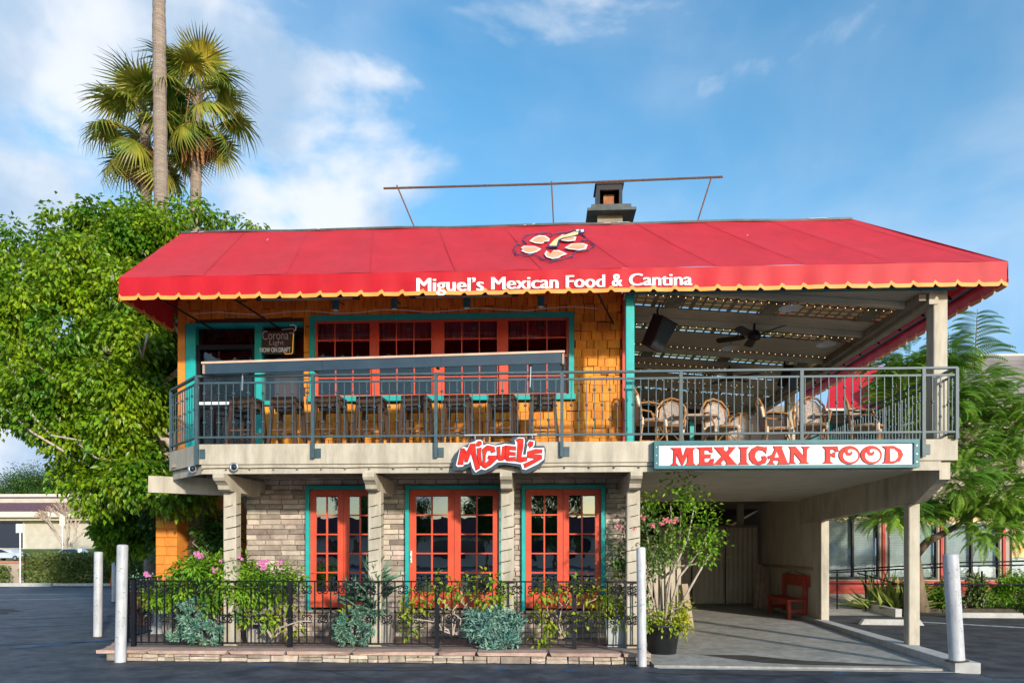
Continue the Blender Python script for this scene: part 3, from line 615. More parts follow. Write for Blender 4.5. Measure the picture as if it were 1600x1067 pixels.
# ---------------------------------------------------------------- porch
def cz(x): return 5.36+(5.6-x)*.085
MB().bev(5.67, 10.52, 3.20, 5.87, 10.72, 5.5, .01).build('porch_post', 'beige', B)
MB().bev(1.215, 10.54, 3.20, 1.345, 10.66, 5.45, .008).build('porch_post', 'teal', B, label='turquoise post between wall and porch')
MB().box(1.40, 11.80, 3.2, 1.47, 12.0, 5.5).build('trim', 'wood_grey', B)
MB().box(5.67, 16.7, 3.20, 5.85, 16.9, 5.4).build('porch_post', 'beige', B)
MB().box(1.25, 10.40, 5.40, 5.95, 10.50, 5.52).build('porch_header', 'teal_dark', B)
MB().beam((5.66, 10.5, 5.33), (5.66, 19, 5.33), .13, .26).build('edge_beam', 'beige', B); MB().beam((5.50, 10.5, 5.30), (5.50, 19, 5.30), .10, .10).build('edge_trim', 'beige_dark', B)
bands = [(10.50, 10.98, 0), (10.98, 11.85, 1), (11.85, 12.4, 0), (12.4, 13.0, 1), (13.0, 14.1, 0), (14.1, 14.75, 1), (14.75, 15.35, 0), (15.35, 15.95, 1), (15.95, 16.9, 0), (16.9, 17.5, 1), (17.5, 19.0, 0)]
for a, b, k in bands:
    if not k:
        nb = max(2, round((b-a)/.28)); s_ = (b-a)/nb
        for i in range(nb): MB().add([(x, y, cz(x)+dz) for dz in (0, .02) for x, y in ((1.30, a+s_*i+.003), (5.6, a+s_*i+.003), (5.6, a+s_*(i+1)-.003), (1.30, a+s_*(i+1)-.003))], [(0, 1, 2, 3), (7, 6, 5, 4), (0, 4, 5, 1), (2, 6, 7, 3), (0, 3, 7, 4), (1, 5, 6, 2)]).build('porch_ceiling_board', 'ceiling', B)
        MB().beam((1.3, b-.06, cz(1.3)-.05), (5.6, b-.06, cz(5.6)-.05), .06, .09).build('rafter', 'ceiling', B)
    else:
        fr = MB(); nl = max(3, round((b-a)/.17))
        for i in range(nl+1): y = a+(b-a)*i/nl; fr.beam((1.3, y, cz(1.3)+.012), (5.6, y, cz(5.6)+.012), .028, .008)
        x = 1.34; k2 = 0
        while x < 5.6:
            fr.beam((x, a, cz(x)), (x, b, cz(x)), (.03, .03, .03, .075)[k2 % 4] if k2 % 10 != 5 else .26, .008); x += .155; k2 += 1
        fr.build('lattice', 'lath', B)
        MB().quad((1.3, a, cz(1.3)+.035), (5.6, a, cz(5.6)+.035), (5.6, b, cz(5.6)+.035), (1.3, b, cz(1.3)+.035)).build('roof_sheet', 'sheet', B)
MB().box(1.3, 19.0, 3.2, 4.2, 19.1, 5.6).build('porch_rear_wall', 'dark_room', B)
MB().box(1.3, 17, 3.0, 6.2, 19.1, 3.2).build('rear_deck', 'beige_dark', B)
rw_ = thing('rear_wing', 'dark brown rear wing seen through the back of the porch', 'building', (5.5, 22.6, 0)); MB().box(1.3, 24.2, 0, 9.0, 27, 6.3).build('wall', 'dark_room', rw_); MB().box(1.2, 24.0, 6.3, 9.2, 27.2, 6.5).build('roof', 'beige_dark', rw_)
for i in range(7): MB().box(1.8+i*1.0, 24.12, 3.6, 2.5+i*1.0, 24.195, 4.8).build('window', 'far_glass', rw_)
for i in range(9): MB().beam((3.2+i*.2, 18.7-.0*i, 3.4+i*.17), (3.55+i*.2, 18.7, 3.4+i*.17), .8, .05).build('stair_tread', 'wood_brown', B)
MB().beam((3.0, 18.2, 3.4), (5.2, 18.2, 5.3), .06, .14).build('stair_stringer', 'beige_dark', B)
# string lights
for k, (y, dx) in enumerate(((11.0, 0), (12.38, 0), (13.55, 0), (14.8, 0), (15.4, 0), (16.1, 0), (17.0, 0), (18.2, 0))):
    xa, xb = 1.5, (5.3 if k < 3 else 4.7); n = int((xb-xa)/.115); pts = [(xa+(xb-xa)*i/n, y-.0, cz(xa+(xb-xa)*i/n)-.10-.012*math.sin(i*1.3)**2) for i in range(n+1)]
    ordn = ['nearest the awning edge', 'second from the front', 'third from the front', 'fourth from the front', 'fifth from the front', 'sixth from the front', 'second from the back', 'at the very back'][k]
    t_ = thing('string_light', 'row of warm fairy bulbs across the porch ceiling, '+ordn, 'string lights', (xa, y, 5.5), 'fairy lights under the porch ceiling')
    MB().tube(pts, .004, 4).build('cable', 'black_tube', t_); bb = MB()
    for p in pts: bb.ball((p[0], p[1], p[2]-.012), .006, 6, 4)
    bb.build('bulbs', 'bulb', t_, kind='stuff')
# ---------------------------------------------------------------- awning
A = thing('red_awning', 'long red fabric awning with orange scalloped edge over the balcony', 'awning', (0, 10.25, 5.4))
def awn(x0, x1, xt0, xt1, nx, ny, sagw):
    V = []; 
    for j in range(ny+1):
        t = j/ny
        for i in range(nx+1):
            s = i/nx; xb = x0+(x1-x0)*s; xt = xt0+(xt1-xt0)*s; x = xb+(xt-xb)*t
            sg = .035*abs(math.sin(PI*xb/1.26))*math.sin(PI*min(t*1.05, 1))+.006*math.sin(x*5+t*9)
            V.append((x, 10.25+1.75*t+sg*.64, 5.70+1.46*t-sg*.77))
    return V, [(j*(nx+1)+i, j*(nx+1)+i+1, (j+1)*(nx+1)+i+1, (j+1)*(nx+1)+i) for j in range(ny) for i in range(nx)]
mb = MB(); mb.add(*awn(-6.35, 6.55, -6.30, 5.12, 150, 10, 0)); mb.build('slope_fabric', 'canvas', A, True)
for i in range(11):
    xb = -6.35+1.26*i+.02; xt = -6.30+(xb+6.35)/12.9*11.42
    if i: MB().add([(xb+(xt-xb)*t+dx*.006, 10.25+1.75*t-.64*.008, 5.70+1.46*t+.77*.008) for t in [q/8 for q in range(9)] for dx in (-1, 1)], [(2*q, 2*q+1, 2*q+3, 2*q+2) for q in range(8)]).build('seam', 'canvas', A)
for x, t, a_, l_ in ((-6.1, .965, .4, .10), (-5.95, .95, .7, .08), (-3.9, .97, .2, .06), (-.2, .975, .9, .05), (-.35, .96, .3, .05), (1.0, .97, .1, .12), (1.25, .985, .2, .2), (4.4, .975, .2, .3), (3.2, .6, .5, .02), (-4.6, .72, .8, .02)): MB().beam((x, 10.25+1.75*t-.02, 5.70+1.46*t+.02), (x+l_, 10.25+1.75*t-.02+.02*a_, 5.70+1.46*t+.02+.03*a_), .012, .004).build('bird_mark', 'white_plastic', A)
def prof(s):
    f = (s/.305) % 1; d = min(f, 1-f); return .05*max(0, 1-d/.11)**.7 if d < .11 else 0
def valance(p, q, zb, zt, name, th=.05, side=1, amp=.012):
    p, q = Vector(p), Vector(q); ln = (q-p).length; n = int(ln/.0305); d = (q-p).normalized(); nn = Vector((d.y, -d.x, 0))*side
    V = []; T = []
    for i in range(n+1):
        s = ln*i/n; c = p+d*s; w_ = amp*math.sin(s*3.1)*math.sin(s*1.3+1)+.006*math.sin(s*13); b = zb+prof(s)
        for k, z in enumerate((zt, zt*.6+(b+th)*.4, b+th)): V.append((c.x+nn.x*w_*(k > 0), c.y+nn.y*w_*(k > 0), z))
        for z in (b+th+.006, b): T.append((c.x+nn.x*(w_+.005), c.y+nn.y*(w_+.005), z))
        for z in (b, b+th+.006): T.append((c.x+nn.x*(w_-.005), c.y+nn.y*(w_-.005), z))
    m = MB(); m.add(V, [(3*i+k, 3*i+3+k, 3*i+4+k, 3*i+1+k) for i in range(n) for k in (0, 1)]); v = m.build(name, 'canvas', A, True)
    m = MB(); m.add(T, [(4*i+k, 4*i+4+k, 4*i+4+(k+1) % 4, 4*i+(k+1) % 4) for i in range(n) for k in range(4)]); m.build('scalloped_trim', 'trim_orange', v)
valance((-6.35, 10.25, 0), (6.55, 10.25, 0), 5.355, 5.70, 'valance'); valance((6.55, 10.25, 0), (6.55, 18.2, 0), 5.355, 5.70, 'valance'); valance((-6.35, 11.82, 0), (-6.35, 10.25, 0), 5.355, 5.70, 'valance')
mb = MB(); mb.add([(-6.35, 10.25, 5.70), (-6.30, 12, 7.16), (-6.35, 12, 5.70)], [(0, 1, 2)]); mb.build('end_fabric', 'canvas', A)
mb = MB(); n = 26; mb.add([(x, y, z) for x, z, ya, yb in ((6.55, 5.70, 10.25, 18.2), (5.12, 7.16, 12, 17.0)) for y in [ya+(yb-ya)*i/n for i in range(n+1)]], [(i, i+1, i+n+2, i+n+1) for i in range(n)]); mb.build('slope_fabric', 'canvas', A)
for x in [-6.2+1.26*i for i in range(10)]:
    MB().tube([(x, 10.31, 5.45), (x, 10.31, 5.66), (x, 11.75, 6.80)], .014, 5).build('frame_tube', 'black_tube', A); 
for x in (-5.9, -4.75, .9): MB().tube([(x-.25, 10.3, 5.62), (x+.25, 11.78, 5.40)], .017, 5).build('support_arm', 'black_tube', A)
MB().tube([(-6.33, 10.31, 5.66), (6.5, 10.31, 5.66)], .014, 5).build('frame_tube', 'black_tube', A)
for i in range(10):
    y = 10.75+i*.80; e_ = min(.78, (y-10.25)*.80); MB().beam((6.50, y, 5.62), (6.50-e_, y, 5.62+e_*1.02), .03, .03).build('frame_tube', 'black_tube', A)
for x, z in ((6.5, 5.60), (6.05, 6.06)): MB().beam((x, 10.4 if x > 6.4 else 11.0, z), (x, 18.2, z), .035, .035).build('frame_tube', 'black_tube', A)
MB().beam((6.48, 10.36, 5.60), (5.2, 11.95, 6.95), .03, .03).build('frame_tube', 'black_tube', A)
def vwave(s): return .012*math.sin(s*3.1)*math.sin(s*1.3+1)+.006*math.sin(s*13)
def text_obj(s, name, m, parent, x0, x1, z0, z1, y, off=0, ext=.004, shear=0, wave=False):
    me = txt(s, 1, ext, off, shear); co = np.zeros(len(me.vertices)*3); me.vertices.foreach_get('co', co); co = co.reshape(-1, 3)
    a, b = co.min(0), co.max(0); X = x0+(co[:, 0]-a[0])/(b[0]-a[0])*(x1-x0); Z = z0+(co[:, 1]-a[1])/(b[1]-a[1])*(z1-z0); me.vertices.foreach_set('co', np.stack([X, y-co[:, 2]-(np.array([vwave(q+6.35) for q in X]) if wave else 0), Z], 1).ravel()); me.update()
    me.materials.append(MAT[m]); return link(name, me, parent)
# each word of the printed name is a part
WD = [("Miguel\u2019s", 650, 756, 431, 459), ('Mexican', 767, 873, 431, 450.5), ('Food', 884, 946, 430.5, 450), ('&', 956, 973, 430.5, 449.5), ('Cantina', 983, 1083, 430, 449)]
for s, a, b, c, d in WD:
    zt = 1.6+(862-c-(0 if s != 'Mexican' else 0))*10.2/1100; zb = 1.6+(862-d)*10.2/1100; f = lambda u: ((u-800)/1100*.99897-.0454)*10.2/((u-800)/1100*.0454+.99897)
    text_obj(s, 'printed_word', 'text_white', A, f(a), f(b)-.02, zb+.008, zt+.008, 10.238, ext=.002, wave=True); text_obj(s, 'printed_word', 'text_white', A, f(a)+.02, f(b), zb+.008, zt+.008, 10.2395, ext=.002, wave=True)
HIB = {'out': [(-0.348, 0.599), (-0.294, 0.733), (-0.101, 0.764), (0.082, 0.764), (0.128, 0.718), (0.184, 0.749), (0.39, 0.787), (0.515, 0.811), (0.59, 0.733), (0.674, 0.658), (0.606, 0.577), (0.704, 0.57), (0.799, 0.456), (0.681, 0.36), (0.478, 0.333), (0.433, 0.24), (0.261, 0.175), (0.093, 0.137), (-0.027, 0.188), (-0.132, 0.279), (-0.273, 0.266), (-0.417, 0.299), (-0.473, 0.414), (-0.431, 0.512), (-0.275, 0.534)], 'p1': [(-0.233, 0.592), (-0.165, 0.673), (-0.08, 0.726), (0.021, 0.711), (0.091, 0.636), (0.08, 0.584), (-0.019, 0.57), (0.001, 0.548), (-0.048, 0.527), (-0.137, 0.541)], 'p2': [(-0.363, 0.442), (-0.312, 0.484), (-0.146, 0.47), (-0.096, 0.442), (-0.043, 0.407), (-0.114, 0.346), (-0.208, 0.313), (-0.285, 0.333), (-0.355, 0.38), (-0.318, 0.407)], 'p3': [(0.006, 0.299), (0.039, 0.373), (0.077, 0.306), (0.105, 0.299), (0.145, 0.373), (0.231, 0.373), (0.352, 0.293), (0.264, 0.253), (0.225, 0.214), (0.122, 0.195), (0.038, 0.233)], 'p4': [(0.321, 0.428), (0.433, 0.512), (0.61, 0.52), (0.684, 0.477), (0.646, 0.387), (0.538, 0.366), (0.386, 0.394)], 'p5': [(0.222, 0.658), (0.306, 0.733), (0.386, 0.718), (0.524, 0.673), (0.497, 0.584), (0.377, 0.57), (0.26, 0.599)], 'st': [(0.079, 0.463), (0.16, 0.584), (0.242, 0.658), (0.386, 0.718), (0.491, 0.772), (0.562, 0.764), (0.548, 0.711), (0.434, 0.673), (0.311, 0.643), (0.23, 0.599), (0.207, 0.512), (0.195, 0.456)], 'base': [(0.05, 0.484), (0.099, 0.512), (0.16, 0.599), (0.283, 0.688), (0.493, 0.795), (0.527, 0.834), (0.671, 0.834), (0.669, 0.764), (0.58, 0.733), (0.484, 0.673), (0.31, 0.621), (0.239, 0.57), (0.245, 0.484), (0.224, 0.435), (0.069, 0.435)], 'd1': [(0.521, 0.818), (0.583, 0.823), (0.575, 0.792), (0.533, 0.783)], 'd2': [(0.603, 0.818), (0.655, 0.823), (0.652, 0.767), (0.603, 0.761)]}
def onslope(p, h): return (p[0], 10.25+1.75*p[1]-.64*h, 5.70+1.46*p[1]+.77*h)
def print_poly(pts, h, m, par, name):
    b = MB(); k = len(pts); b.add([onslope(p, h) for p in pts]+[onslope(p, h-.003) for p in pts], [tuple(range(k)), tuple(range(k, 2*k))[::-1]]+[(i, (i+1) % k, (i+1) % k+k, i+k) for i in range(k)]); return b.build(name, m, par)
lg = bpy.data.objects.new('printed_hibiscus', None); COL.objects.link(lg); lg.parent = A; lg.matrix_parent_inverse = Matrix.Translation(-Vector(A['_wl'])); lg['label'] = 'printed hibiscus flower emblem'
o_ = HIB['out']; b = MB(); pts = []
for i in range(len(o_)):
    a, c = o_[i], o_[(i+1) % len(o_)]
    for k in range(4): s = k/4; wv = .012*math.sin(PI*s); pts.append(onslope((a[0]+(c[0]-a[0])*s, a[1]+(c[1]-a[1])*s+wv), .012))
b.tube(pts, [.007+.006*math.sin(i*.5)**2 for i in range(len(pts))], 4, closed=True); b.build('petal_outline', 'print_navy', lg)
for k in ('p1', 'p2', 'p3', 'p4', 'p5'):
    P_ = [(x, z) for x, z in HIB[k]]; print_poly(P_, .014, 'text_white', lg, 'petal_edge'); cx = sum(p[0] for p in P_)/len(P_); cy = sum(p[1] for p in P_)/len(P_); print_poly([(cx+(x-cx)*.80, cy+(z-cy)*.74) for x, z in P_], .019, 'print_orange', lg, 'petal')
print_poly(HIB['base'], .023, 'print_navy', lg, 'stamen_outline'); print_poly(HIB['st'], .027, 'print_yellow', lg, 'stamen'); print_poly(HIB['d1'], .030, 'text_white', lg, 'stamen_tip'); print_poly(HIB['d2'], .030, 'text_white', lg, 'stamen_tip')
# ---------------------------------------------------------------- roof furniture
pf = thing('pipe_frame', 'thin dark red pipe frame standing above the awning ridge', 'pipe frame', (.1, 12.1, 7.13))
MB().tube([(-2.78, 12.1, 7.90), (.1, 12.1, 7.91), (3.03, 12.1, 7.96)], .018, 6).build('crossbar', 'wood_brown', pf)
for a, b in ((-2.55, -2.20), (.13, .17), (2.84, 2.58)): MB().tube([(a, 12.1, 7.95), (b, 12.12, 7.12)], .014, 6).build('leg', 'wood_brown', pf)
ch = thing('rooftop_chimney', 'black square flue with a rusty pipe inside standing on the roof', 'chimney', (1.25, 13.5, 7.1))
MB().box(1.0, 13.25, 7.13, 1.47, 13.8, 7.94).build('stack', 'beige_dark', ch); MB().box(.88, 13.15, 7.98, 1.62, 13.9, 8.06).build('cap', 'dark_metal', ch)
MB().box(.80, 13.05, 7.90, 1.70, 14.0, 7.95).build('flashing', 'dark_metal', ch); MB().box(1.13, 13.45, 8.06, 1.33, 13.62, 8.38).build('flue', 'chimney_rust', ch)
s = MB(); s.box(.99, 13.3, 8.06, 1.05, 13.75, 8.50); s.box(1.41, 13.3, 8.06, 1.47, 13.75, 8.50); s.box(1.05, 13.68, 8.06, 1.41, 13.74, 8.50); s.box(.96, 13.28, 8.50, 1.50, 13.78, 8.53); s.box(1.05, 13.3, 8.40, 1.41, 13.36, 8.50); s.build('shroud', 'black_tube', ch)
# ---------------------------------------------------------------- balcony railing
RL = thing('balcony_railing', 'blue-grey metal railing with collared balusters round the balcony edge', 'railing', (0, 10.26, 3.2))
def balu(cols, h=.80):
    b = MB(); b.box(-.006, -.006, 0, .006, .006, h)
    for z in cols: b.lathe([(.008, z-.022), (.022, z-.010), (.022, z+.010), (.008, z+.022)], (0, 0, 0), 6)
    return b.mesh('baluster', 'rail_steel')
B1, B2 = balu((.43,)), balu((.22, .65))
RP = [(-6.02, 11.12), (-5.16, 10.25), (5.84, 10.25), (5.90, 16.8)]
for i, (p, q) in enumerate(zip(RP, RP[1:])):
    for z, a, c in ((4.205, .05, .03), (4.105, .022, .028), (3.30, .03, .028)): MB().beam((*p, z), (*q, z), a, c).build('rail', 'rail_steel', RL)
    ln = math.dist(p, q); n = round(ln/.1115)
    for k in range(1, n):
        t = k/n; x, y = p[0]+(q[0]-p[0])*t, p[1]+(q[1]-p[1])*t
        if i == 1 and any(abs(x-c) < .04 for c in (-3.41, -1.58, .26, 1.97, 3.68, 5.38)): continue
        link('baluster', (B1, B2)[k % 2], RL, (x, y, 3.30))
for x, lo in ((-5.16, 2.9), (-3.41, 2.98), (-1.58, 2.98), (.26, 2.98), (1.97, 3.2), (3.68, 3.2), (5.38, 2.95)):
    MB().box(x-.024, 10.226, lo, x+.024, 10.274, 4.19).build('post', 'rail_steel', RL)
    if lo < 3: MB().box(x+.03, 10.272, 2.99, x+.11, 10.288, 3.13).build('bracket_plate', 'rail_steel', RL)
for p in (RP[0], RP[2], RP[3]): MB().box(p[0]-.022, p[1]-.022, 3.0 if p == RP[0] else 3.2, p[0]+.022, p[1]+.022, 4.20).build('post', 'rail_steel', RL)
# bar counter on the railing
BC = thing('bar_counter', 'long narrow drinks counter with blue front board mounted on the railing', 'counter', (-2.4, 10.5, 4.3))
ct = MB(); ct.beam((-5.03, 10.32, 4.375), (.30, 10.32, 4.475), .40, .03); ct.build('counter_top', 'counter_top', BC)
for k in range(3): a = -4.97+k*1.742; MB().beam((a, 10.145, 4.285+.0188*(a+4.99)), (a+1.737, 10.145, 4.285+.0188*(a+6.727)), .03, .145).build('front_board', 'counter_blue', BC)
MB().box(-5.02, 10.14, 4.22, -4.99, 10.50, 4.35).build('end_board', 'wood_grey', BC); MB().box(.26, 10.14, 4.30, .29, 10.50, 4.452).build('end_board', 'wood_grey', BC)
for x in (-4.4, -3.41, -1.58, -.2, .26): z_ = 4.36+.0188*(x+5); MB().box(x-.02, 10.165, z_-.10, x+.02, 10.48, z_-.04).build('bracket', 'dark_metal', BC)
for x in (-4.45, -.2): MB().beam((x, 10.2, 3.98), (x+.01, 10.2, 4.28), .012, .025).build('support', 'steel', BC)
# ---------------------------------------------------------------- bar stools
st = thing('bar_stool', 'x', 'bar stool', (0, 0, 0), 'bar stools along the counter')
m = MB(); m.bev(-.20, -.18, .775, .20, .18, .82, .012); m.build('seat', 'stool_wood', st)
def legm(sx, sy): return MB().beam((sx*.170, sy*.155, .775), (sx*.225, sy*.205, 0), .052, .05)
for sx in (-1, 1):
    for sy in (-1, 1): legm(sx, sy).build('leg', 'stool_wood', st)
for sy in (-1, 1):
    MB().beam((-.145, sy*.155, .715), (.145, sy*.155, .715), .022, .115).build('apron', 'stool_wood', st); MB().beam((-.185, sy*.185, .30), (.185, sy*.185, .30), .018, .022).build('stretcher', 'wood_brown', st)
for sx in (-1, 1):
    MB().beam((sx*.17, -.13, .715), (sx*.17, .13, .715), .022, .115).build('apron', 'stool_wood', st); MB().beam((sx*.205, -.17, .22), (sx*.205, .17, .22), .018, .022).build('stretcher', 'wood_brown', st)
MB().box(-.15, -.13, .60, .15, .13, .765).build('underside_shade', 'black_tube', st)  # black box standing in for the shaded hollow below the seat
ORD = ['leftmost', 'second from the left', 'third from the left', 'fourth from the left', 'fifth from the left', 'sixth from the left', 'second from the right', 'rightmost']
EX = ['in front of the mesh door', 'beside the turquoise post', 'right of the second railing post', 'under the first window bays', 'left of the middle railing post', 'right of the middle railing post', 'above the curly red name sign', 'by the end of the counter']
sx_ = [-4.72, -4.07, -3.36, -2.72, -2.00, -1.34, -.64, -.01]
for i, x in enumerate(sx_):
    lb = f'dark backless stool, {ORD[i]} of eight, {EX[i]}'
    if i == 0: st.location = (x, 11.0, 3.205); st.rotation_euler.z = -.12; st['label'] = lb
    else: dup(st, (x, 11.0+R.uniform(-.04, .04), 3.205), [0, -.10, -.08, -.10, -.08, -.08, -.10, -.06][i]+R.uniform(-.05, .05), lb)
# ---------------------------------------------------------------- porch chairs and tables
rc = thing('rattan_chair', 'x', 'chair', (0, 0, 0), 'rattan chairs on the porch')
rc.scale = (1.1, 1.1, 1.1)
bk = [(.20*math.cos(a)*(1.0 if math.sin(a) > 0 else 1), .20+.06*(1+math.sin(a)), .72+.25*math.sin(a)) for a in [2*PI*i/22 for i in range(22)]]
MB().tube([(-.21, .20, .44), (-.23, .22, .62), (-.215, .26, .80), (-.13, .30, .92), (0, .31, .965), (.13, .30, .92), (.215, .26, .80), (.23, .22, .62), (.21, .20, .44)], .017, 6).build('back_frame', 'rattan', rc)
MB().tube([(-.17, .205, .46), (-.18, .225, .62), (-.165, .255, .78), (-.1, .285, .875), (0, .295, .91), (.1, .285, .875), (.165, .255, .78), (.18, .225, .62), (.17, .205, .46)], .012, 6).build('back_frame', 'rattan', rc)
p = MB(); p.add([(-.165, .21, .47), (.165, .21, .47), (.175, .228, .63), (.16, .255, .78), (.09, .283, .87), (0, .293, .90), (-.09, .283, .87), (-.16, .255, .78), (-.175, .228, .63)], [tuple(range(9))]); p.v += [(x, y+.012, z) for x, y, z in p.v]; p.f += [tuple(range(9, 18))[::-1]]+[(i, (i+1) % 9, (i+1) % 9+9, i+9) for i in range(9)]; p.build('woven_back', 'weave', rc)
MB().lathe([(.21, .425), (.235, .44), (.235, .46), (.20, .475)], (0, 0, 0), 18).build('seat', 'weave', rc); MB().tube([(.225*math.cos(a), .225*math.sin(a), .44) for a in [2*PI*i/18 for i in range(18)]], .018, 6, True).build('seat_frame', 'rattan', rc)
for sx in (-1, 1):
    MB().tube([(sx*.225, .23, .68), (sx*.26, .10, .69), (sx*.255, -.10, .66), (sx*.20, -.17, .46)], .014, 6).build('arm', 'rattan', rc)
    MB().tube([(sx*.18, -.16, .44), (sx*.20, -.20, 0)], .016, 6).build('leg', 'rattan', rc); MB().tube([(sx*.18, .17, .44), (sx*.21, .24, 0)], .016, 6).build('leg', 'rattan', rc)
    MB().tube([(sx*.19, -.18, .18), (0, -.15, .38), (-sx*.19, -.18, .18)], .009, 5).build('brace', 'rattan', rc); MB().tube([(sx*.20, -.19, .14), (sx*.21, .21, .14)], .010, 5).build('brace', 'rattan', rc)
    MB().tube([(sx*.226, .245, .62), (sx*.222, .262, .72), (sx*.21, .275, .78)], .026, 6).build('joint_wrap', 'rattan_wrap', rc); MB().tube([(sx*.182, -.165, .47), (sx*.188, -.175, .36)], .024, 6).build('joint_wrap', 'rattan_wrap', rc); MB().tube([(sx*.2, .19, .48), (sx*.19, .18, .38)], .024, 6).build('joint_wrap', 'rattan_wrap', rc)
CH = [(2.12, 12.0, 2.9, 'facing away at the leftmost porch table'), (3.02, 12.1, 3.35, 'upright chair right of the teal table leg'), (1.72, 11.5, 4.9, 'turned sideways by the turquoise post'), (4.48, 12.0, 2.95, 'with checked back near the middle railing post'), (4.02, 12.35, 4.6, 'tipped low behind the fourth railing post'), (5.42, 12.1, 4.2, 'turned sideways at the right end of the porch'), (3.7, 14.0, .2, 'farther back in the dark porch')]
for i, (x, y, rz, s_) in enumerate(CH):
    lb = 'woven rattan bistro chair '+s_
    if i == 0: rc.location = (x, y, 3.205); rc.rotation_euler.z = rz+PI; rc['label'] = lb
    else: dup(rc, (x, y, 3.205), rz+PI, lb)
def ptable(x, y, lab, m='wood_grey'):
    t = thing('porch_table', lab, 'table', (x, y, 3.2), 'tables on the porch'); MB().bev(x-.38, y-.38, 3.905, x+.38, y+.38, 3.945, .008).build('table_top', m, t); MB().box(x-.035, y-.035, 3.23, x+.035, y+.035, 3.905).build('pedestal', 'teal', t)
    MB().beam((x-.26, y, 3.22), (x+.26, y, 3.22), .06, .03).build('foot', 'teal', t); MB().beam((x, y-.26, 3.2355), (x, y+.26, 3.2355), .06, .03).build('foot', 'teal', t)
ptable(2.58, 12.45, 'wooden table with teal leg between two rattan chairs'); ptable(4.95, 12.5, 'wooden table with teal leg near the beige porch post'); ptable(3.7, 14.7, 'wooden table farther back in the dark porch')
# ---------------------------------------------------------------- porch fan, speakers, lamps
fz = cz(3.6); fn = thing('ceiling_fan', 'black five-bladed ceiling fan under the slatted porch ceiling', 'fan', (3.62, 12.3, fz))
MB().tube([(3.62, 12.3, fz+.02), (3.62, 12.3, fz-.14)], .018, 8).build('downrod', 'black_tube', fn); MB().lathe([(.02, .06), (.06, .05), (.10, .0), (.11, -.05), (.09, -.10), (.04, -.12)], (3.62, 12.3, fz-.18), 16).build('motor', 'black_tube', fn)
for k in range(5):
    a = rad(12+72*k); c, s = math.cos(a), math.sin(a); f = lambda r_, t_, z: (3.62+r_*c-t_*s, 12.3+r_*s+t_*c, fz-.22+z)
    m = MB(); m.add([f(.16, -.045, -.015), f(.20, -.065, -.02), f(.60, -.075, -.02), f(.64, -.04, -.012), f(.64, .04, .012), f(.60, .075, .02), f(.20, .065, .02), f(.16, .045, .015)], [tuple(range(8))]); m.v += [(x, y, z+.008) for x, y, z in m.v]; m.f += [tuple(range(8, 16))[::-1]]+[(i, (i+1) % 8, (i+1) % 8+8, i+8) for i in range(8)]; m.build('blade', 'black_tube', fn); MB().beam(f(.08, 0, 0), f(.22, 0, -.012), .03, .012).build('blade_arm', 'black_tube', fn)
fan2 = thing('ceiling_fan', 'second black ceiling fan, farther back in the porch', 'fan', (3.9, 15.0, cz(3.9)))
MB().tube([(3.9, 15, cz(3.9)), (3.9, 15, cz(3.9)-.2)], .018, 8).build('downrod', 'black_tube', fan2); MB().lathe([(.03, .05), (.1, 0), (.1, -.08), (.04, -.1)], (3.9, 15, cz(3.9)-.22), 12).build('motor', 'black_tube', fan2)
for k in range(5):
    a = rad(40+72*k); MB().beam((3.9+.1*math.cos(a), 15+.1*math.sin(a), cz(3.9)-.24), (3.9+.62*math.cos(a), 15+.62*math.sin(a), cz(3.9)-.24), .13, .01).build('blade', 'black_tube', fan2)
def speaker(c, lab, rz, tilt, s=1):
    t = thing('speaker', lab, 'speaker', (0, 0, 0)); h = MB(); P_ = [(-.11, -.10), (.11, -.10), (.15, .10), (-.15, .10)]
    h.add([(x*s, z*1.0*s, y*2.3*s) for z in (-.13, .13) for x, y in P_], [(0, 1, 2, 3), (7, 6, 5, 4), (0, 4, 5, 1), (1, 5, 6, 2), (2, 6, 7, 3), (3, 7, 4, 0)]); h.build('cabinet', 'black_tube', t)
    MB().add([(-.10*s, -.135*s, -.20*s), (.10*s, -.135*s, -.20*s), (.13*s, -.135*s, .19*s), (-.13*s, -.135*s, .19*s)], [(0, 1, 2, 3)]).build('grille', 'dark_glass', t); MB().tube([(0, .1*s, .1*s), (0, .3*s, .32*s), (0, .32*s, .5*s)], .018, 6).build('bracket', 'black_tube', t)
    t.location = c; t.rotation_euler = (tilt, .25, rz)
speaker((1.86, 11.55, 5.15), 'black loudspeaker hung at the turquoise post', .6, .45, 1.1); speaker((4.75, 13.9, 4.98), 'black loudspeaker hung near the right porch beam', .6, .3, .9)
for x, y, lb in ((3.78, 11.0, 'white round lamp right behind the awning scallops'), (3.45, 13.2, 'pale shade lamp hanging below the black fan'), (4.95, 12.6, 'small white lamp near the porch edge beam')):
    z = cz(x); t = thing('pendant_lamp', lb, 'lamp', (x, y, z)); MB().tube([(x, y, z), (x, y, z-.12)], .006, 5).build('cord', 'black_tube', t); MB().lathe([(.03, 0), (.16, -.06), (.17, -.08)], (x, y, z-.10), 16, False).build('lamp_shade', 'white_plastic', t, True)
